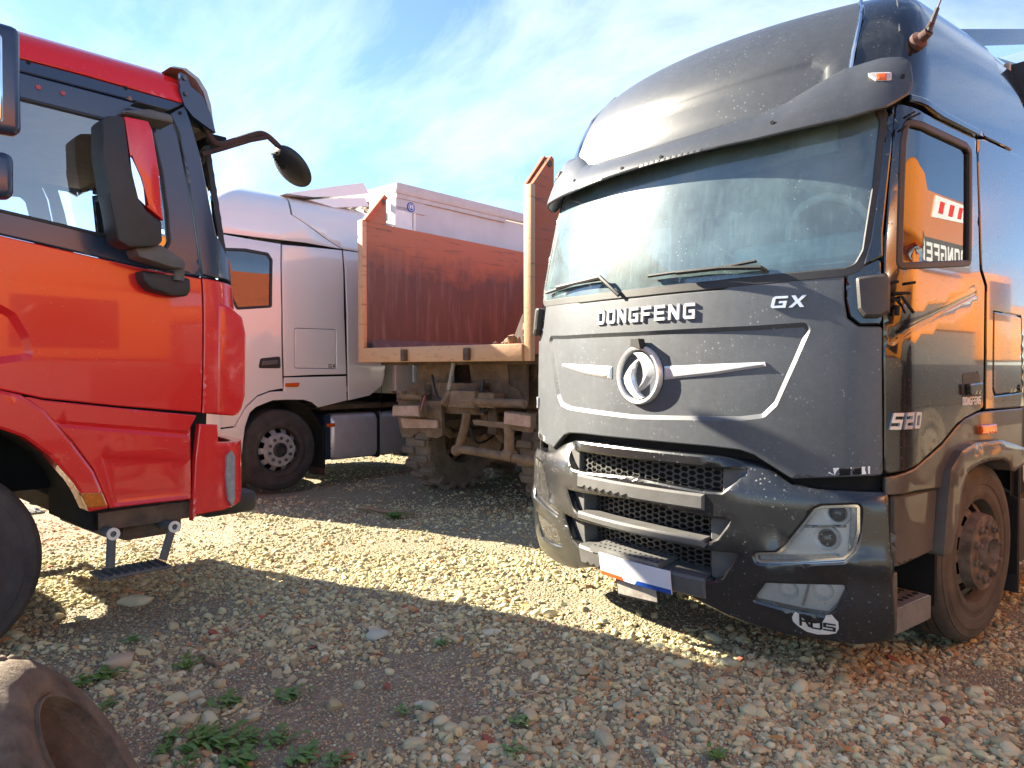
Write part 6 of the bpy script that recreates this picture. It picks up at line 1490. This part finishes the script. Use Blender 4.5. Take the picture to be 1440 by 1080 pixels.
# weeds
def leaf(m, base, d, L, w, lift):
    side = Vector((-d.y, d.x, 0)); pts = []
    for t in (0, .25, .55, .8, 1):
        c = base + d * L * t + Vector((0, 0, lift * L * (t - .75 * t * t)))
        k = w * math.sin(math.pi * min(.98, t * .86 + .1)) ** .8
        pts.append((c - side * k + Vector((0, 0, .15 * k)), c, c + side * k + Vector((0, 0, .15 * k))))
    V = [[m.bm.verts.new(q) for q in row] for row in pts]
    for A, B_ in zip(V, V[1:]):
        for i in range(2): m.bm.faces.new((A[i], A[i + 1], B_[i + 1], B_[i]))
wl = [(-1.231, 2.913), (-1.145, 2.93), (-1.019, 2.796), (-1.266, 3.261), (-1.018, 3.383), (-0.9432, 2.987), (-0.8028, 2.848), (-2.025, 3.421), (-1.957, 3.54), (-1.637, 3.711), (-0.4718, 3.24), (-0.3799, 4.001), (-1.179, 7.4), (0.0457, 3.14), (-0.6708, 2.816), (-1.035, 2.958), (-2.074, 4.001), (0.7998, 2.837), (0, 2.902), (-1.226, 2.77), (-1.351, 2.837), (-1.231, 3.017), (-1.365, 2.958), (-1.774, 3.206)]
wlab = ['bushy green weed at the bottom left between the stones', 'broad-leaved green weed right of the bushy one at bottom left', 'low light-green weed at the bottom edge near the broken brick']
r = random.Random(31)
for k, (x, y) in enumerate(wl):
    m = MB(); z = gh(x, y) + .012; big_ = 1.25 if k < 3 else (1.0 if k < 10 else .7)
    if k == 12: big_ = 1.5
    for j in range(int(r.uniform(26, 40) * big_)):
        t = r.uniform(0, 6.28); d = Vector((math.cos(t), math.sin(t), 0)); rad = r.uniform(0, .078) * big_
        b0 = Vector((x + rad * math.cos(t * 1.7), y + rad * math.sin(t * 1.7), z + r.uniform(0, .02) * big_)); leaf(m, b0, d, r.uniform(.025, .06) * big_, r.uniform(.007, .016) * big_, r.uniform(.3, 1.1))
    for f_ in m.bm.faces: f_.smooth = True
    me = bpy.data.meshes.new('weed'); m.bm.to_mesh(me); m.bm.free(); o = link('weed', me, None, 'weed_leaf')
    if k < 3: tag(o, wlab[k], 'weed')
    else: tag(o, 'small low green weed growing between the gravel stones', 'weed', 'weeds in the gravel')
# fallen leaves
for k, (x, y) in enumerate([(1.03, 2.918), (0.0658, 4.532), (1.305, 2.796), (1.737, 2.93), (-0.1308, 4.505), (0.3153, 3.421)]):
    m = MB(); leaf(m, Vector((x, y, gh(x, y) + .03)), Vector((math.cos(k), math.sin(k), 0)), .055, .018, .2); m.bm.verts.ensure_lookup_table()
    me = bpy.data.meshes.new('fallen_leaf'); m.bm.to_mesh(me); m.bm.free(); tag(link('fallen_leaf', me, None, 'dry_leaf', 40), 'dry yellow-brown leaf lying on the gravel', 'leaf', 'fallen leaves on the gravel')

# ---- the old muddy wheel in the bottom left corner
old = thing('old_tyre', (0, 0, 0), 'old mud-caked tyre on a rusty rim tipped on its side in the bottom left corner', 'tyre')
old.location = (-1.45, 2.28, .165); old.rotation_euler = Vector((.78, .33, .54)).to_track_quat('Z', 'Y').to_euler()
m = MB(); ro, ri, hw = .43, .245, .14
prof = [(-hw * .75, ri), (-hw * 1.0, ri + .02), (-hw * 1.1, (ri + ro) / 2), (-hw * .95, ro - .035), (-hw * .7, ro), (hw * .7, ro), (hw * .95, ro - .035), (hw * 1.1, (ri + ro) / 2), (hw * 1.0, ri + .02), (hw * .75, ri)]
m.lathe([(a, q) for a, q in prof for _ in (0,)], 120, 'Z')
for v in m.bm.verts: v.co *= 1 + .035 * noise.noise(v.co * 4.1) + .02 * noise.noise(v.co * 11.0)
for k in range(30):
    a_ = 2 * math.pi * k / 30
    m.box(((ro + .004) * math.cos(a_), (ro + .004) * math.sin(a_), 0), (.035, .05, hw * 1.5), (0, 0, a_ + .12 * (-1) ** k), bev=.008, seg=1)
m.done('casing', 'tyre_mud', old, 50)
m = MB(); m.lathe([(hw * .80, ri + .002), (hw * 1.06, ri + .006), (hw * 1.08, ri + .014), (hw * .95, ri + .020), (hw * .7, ri + .02)], 72, 'Z'); m.done('rim_flange', 'tyre_mud', old, 50)
m = MB(); m.lathe([(hw * .9, ri + .006), (hw * .55, ri - .004), (hw * .30, ri - .03), (hw * .1, ri - .045), (-hw * .2, ri - .05), (-hw * .5, ri - .07), (-hw * .55, ri - .12), (-hw * .50, ri - .14), (-hw * .8, ri - .145)], 64, 'Z', closed=False); m.done('rim', 'dark_mud', old, 50)
m = MB(); m.lathe([(-hw * .85, .0005), (-hw * .85, ri - .10)], 40, 'Z', closed=False); m.done('rim_hole', 'dark_cavity', old)
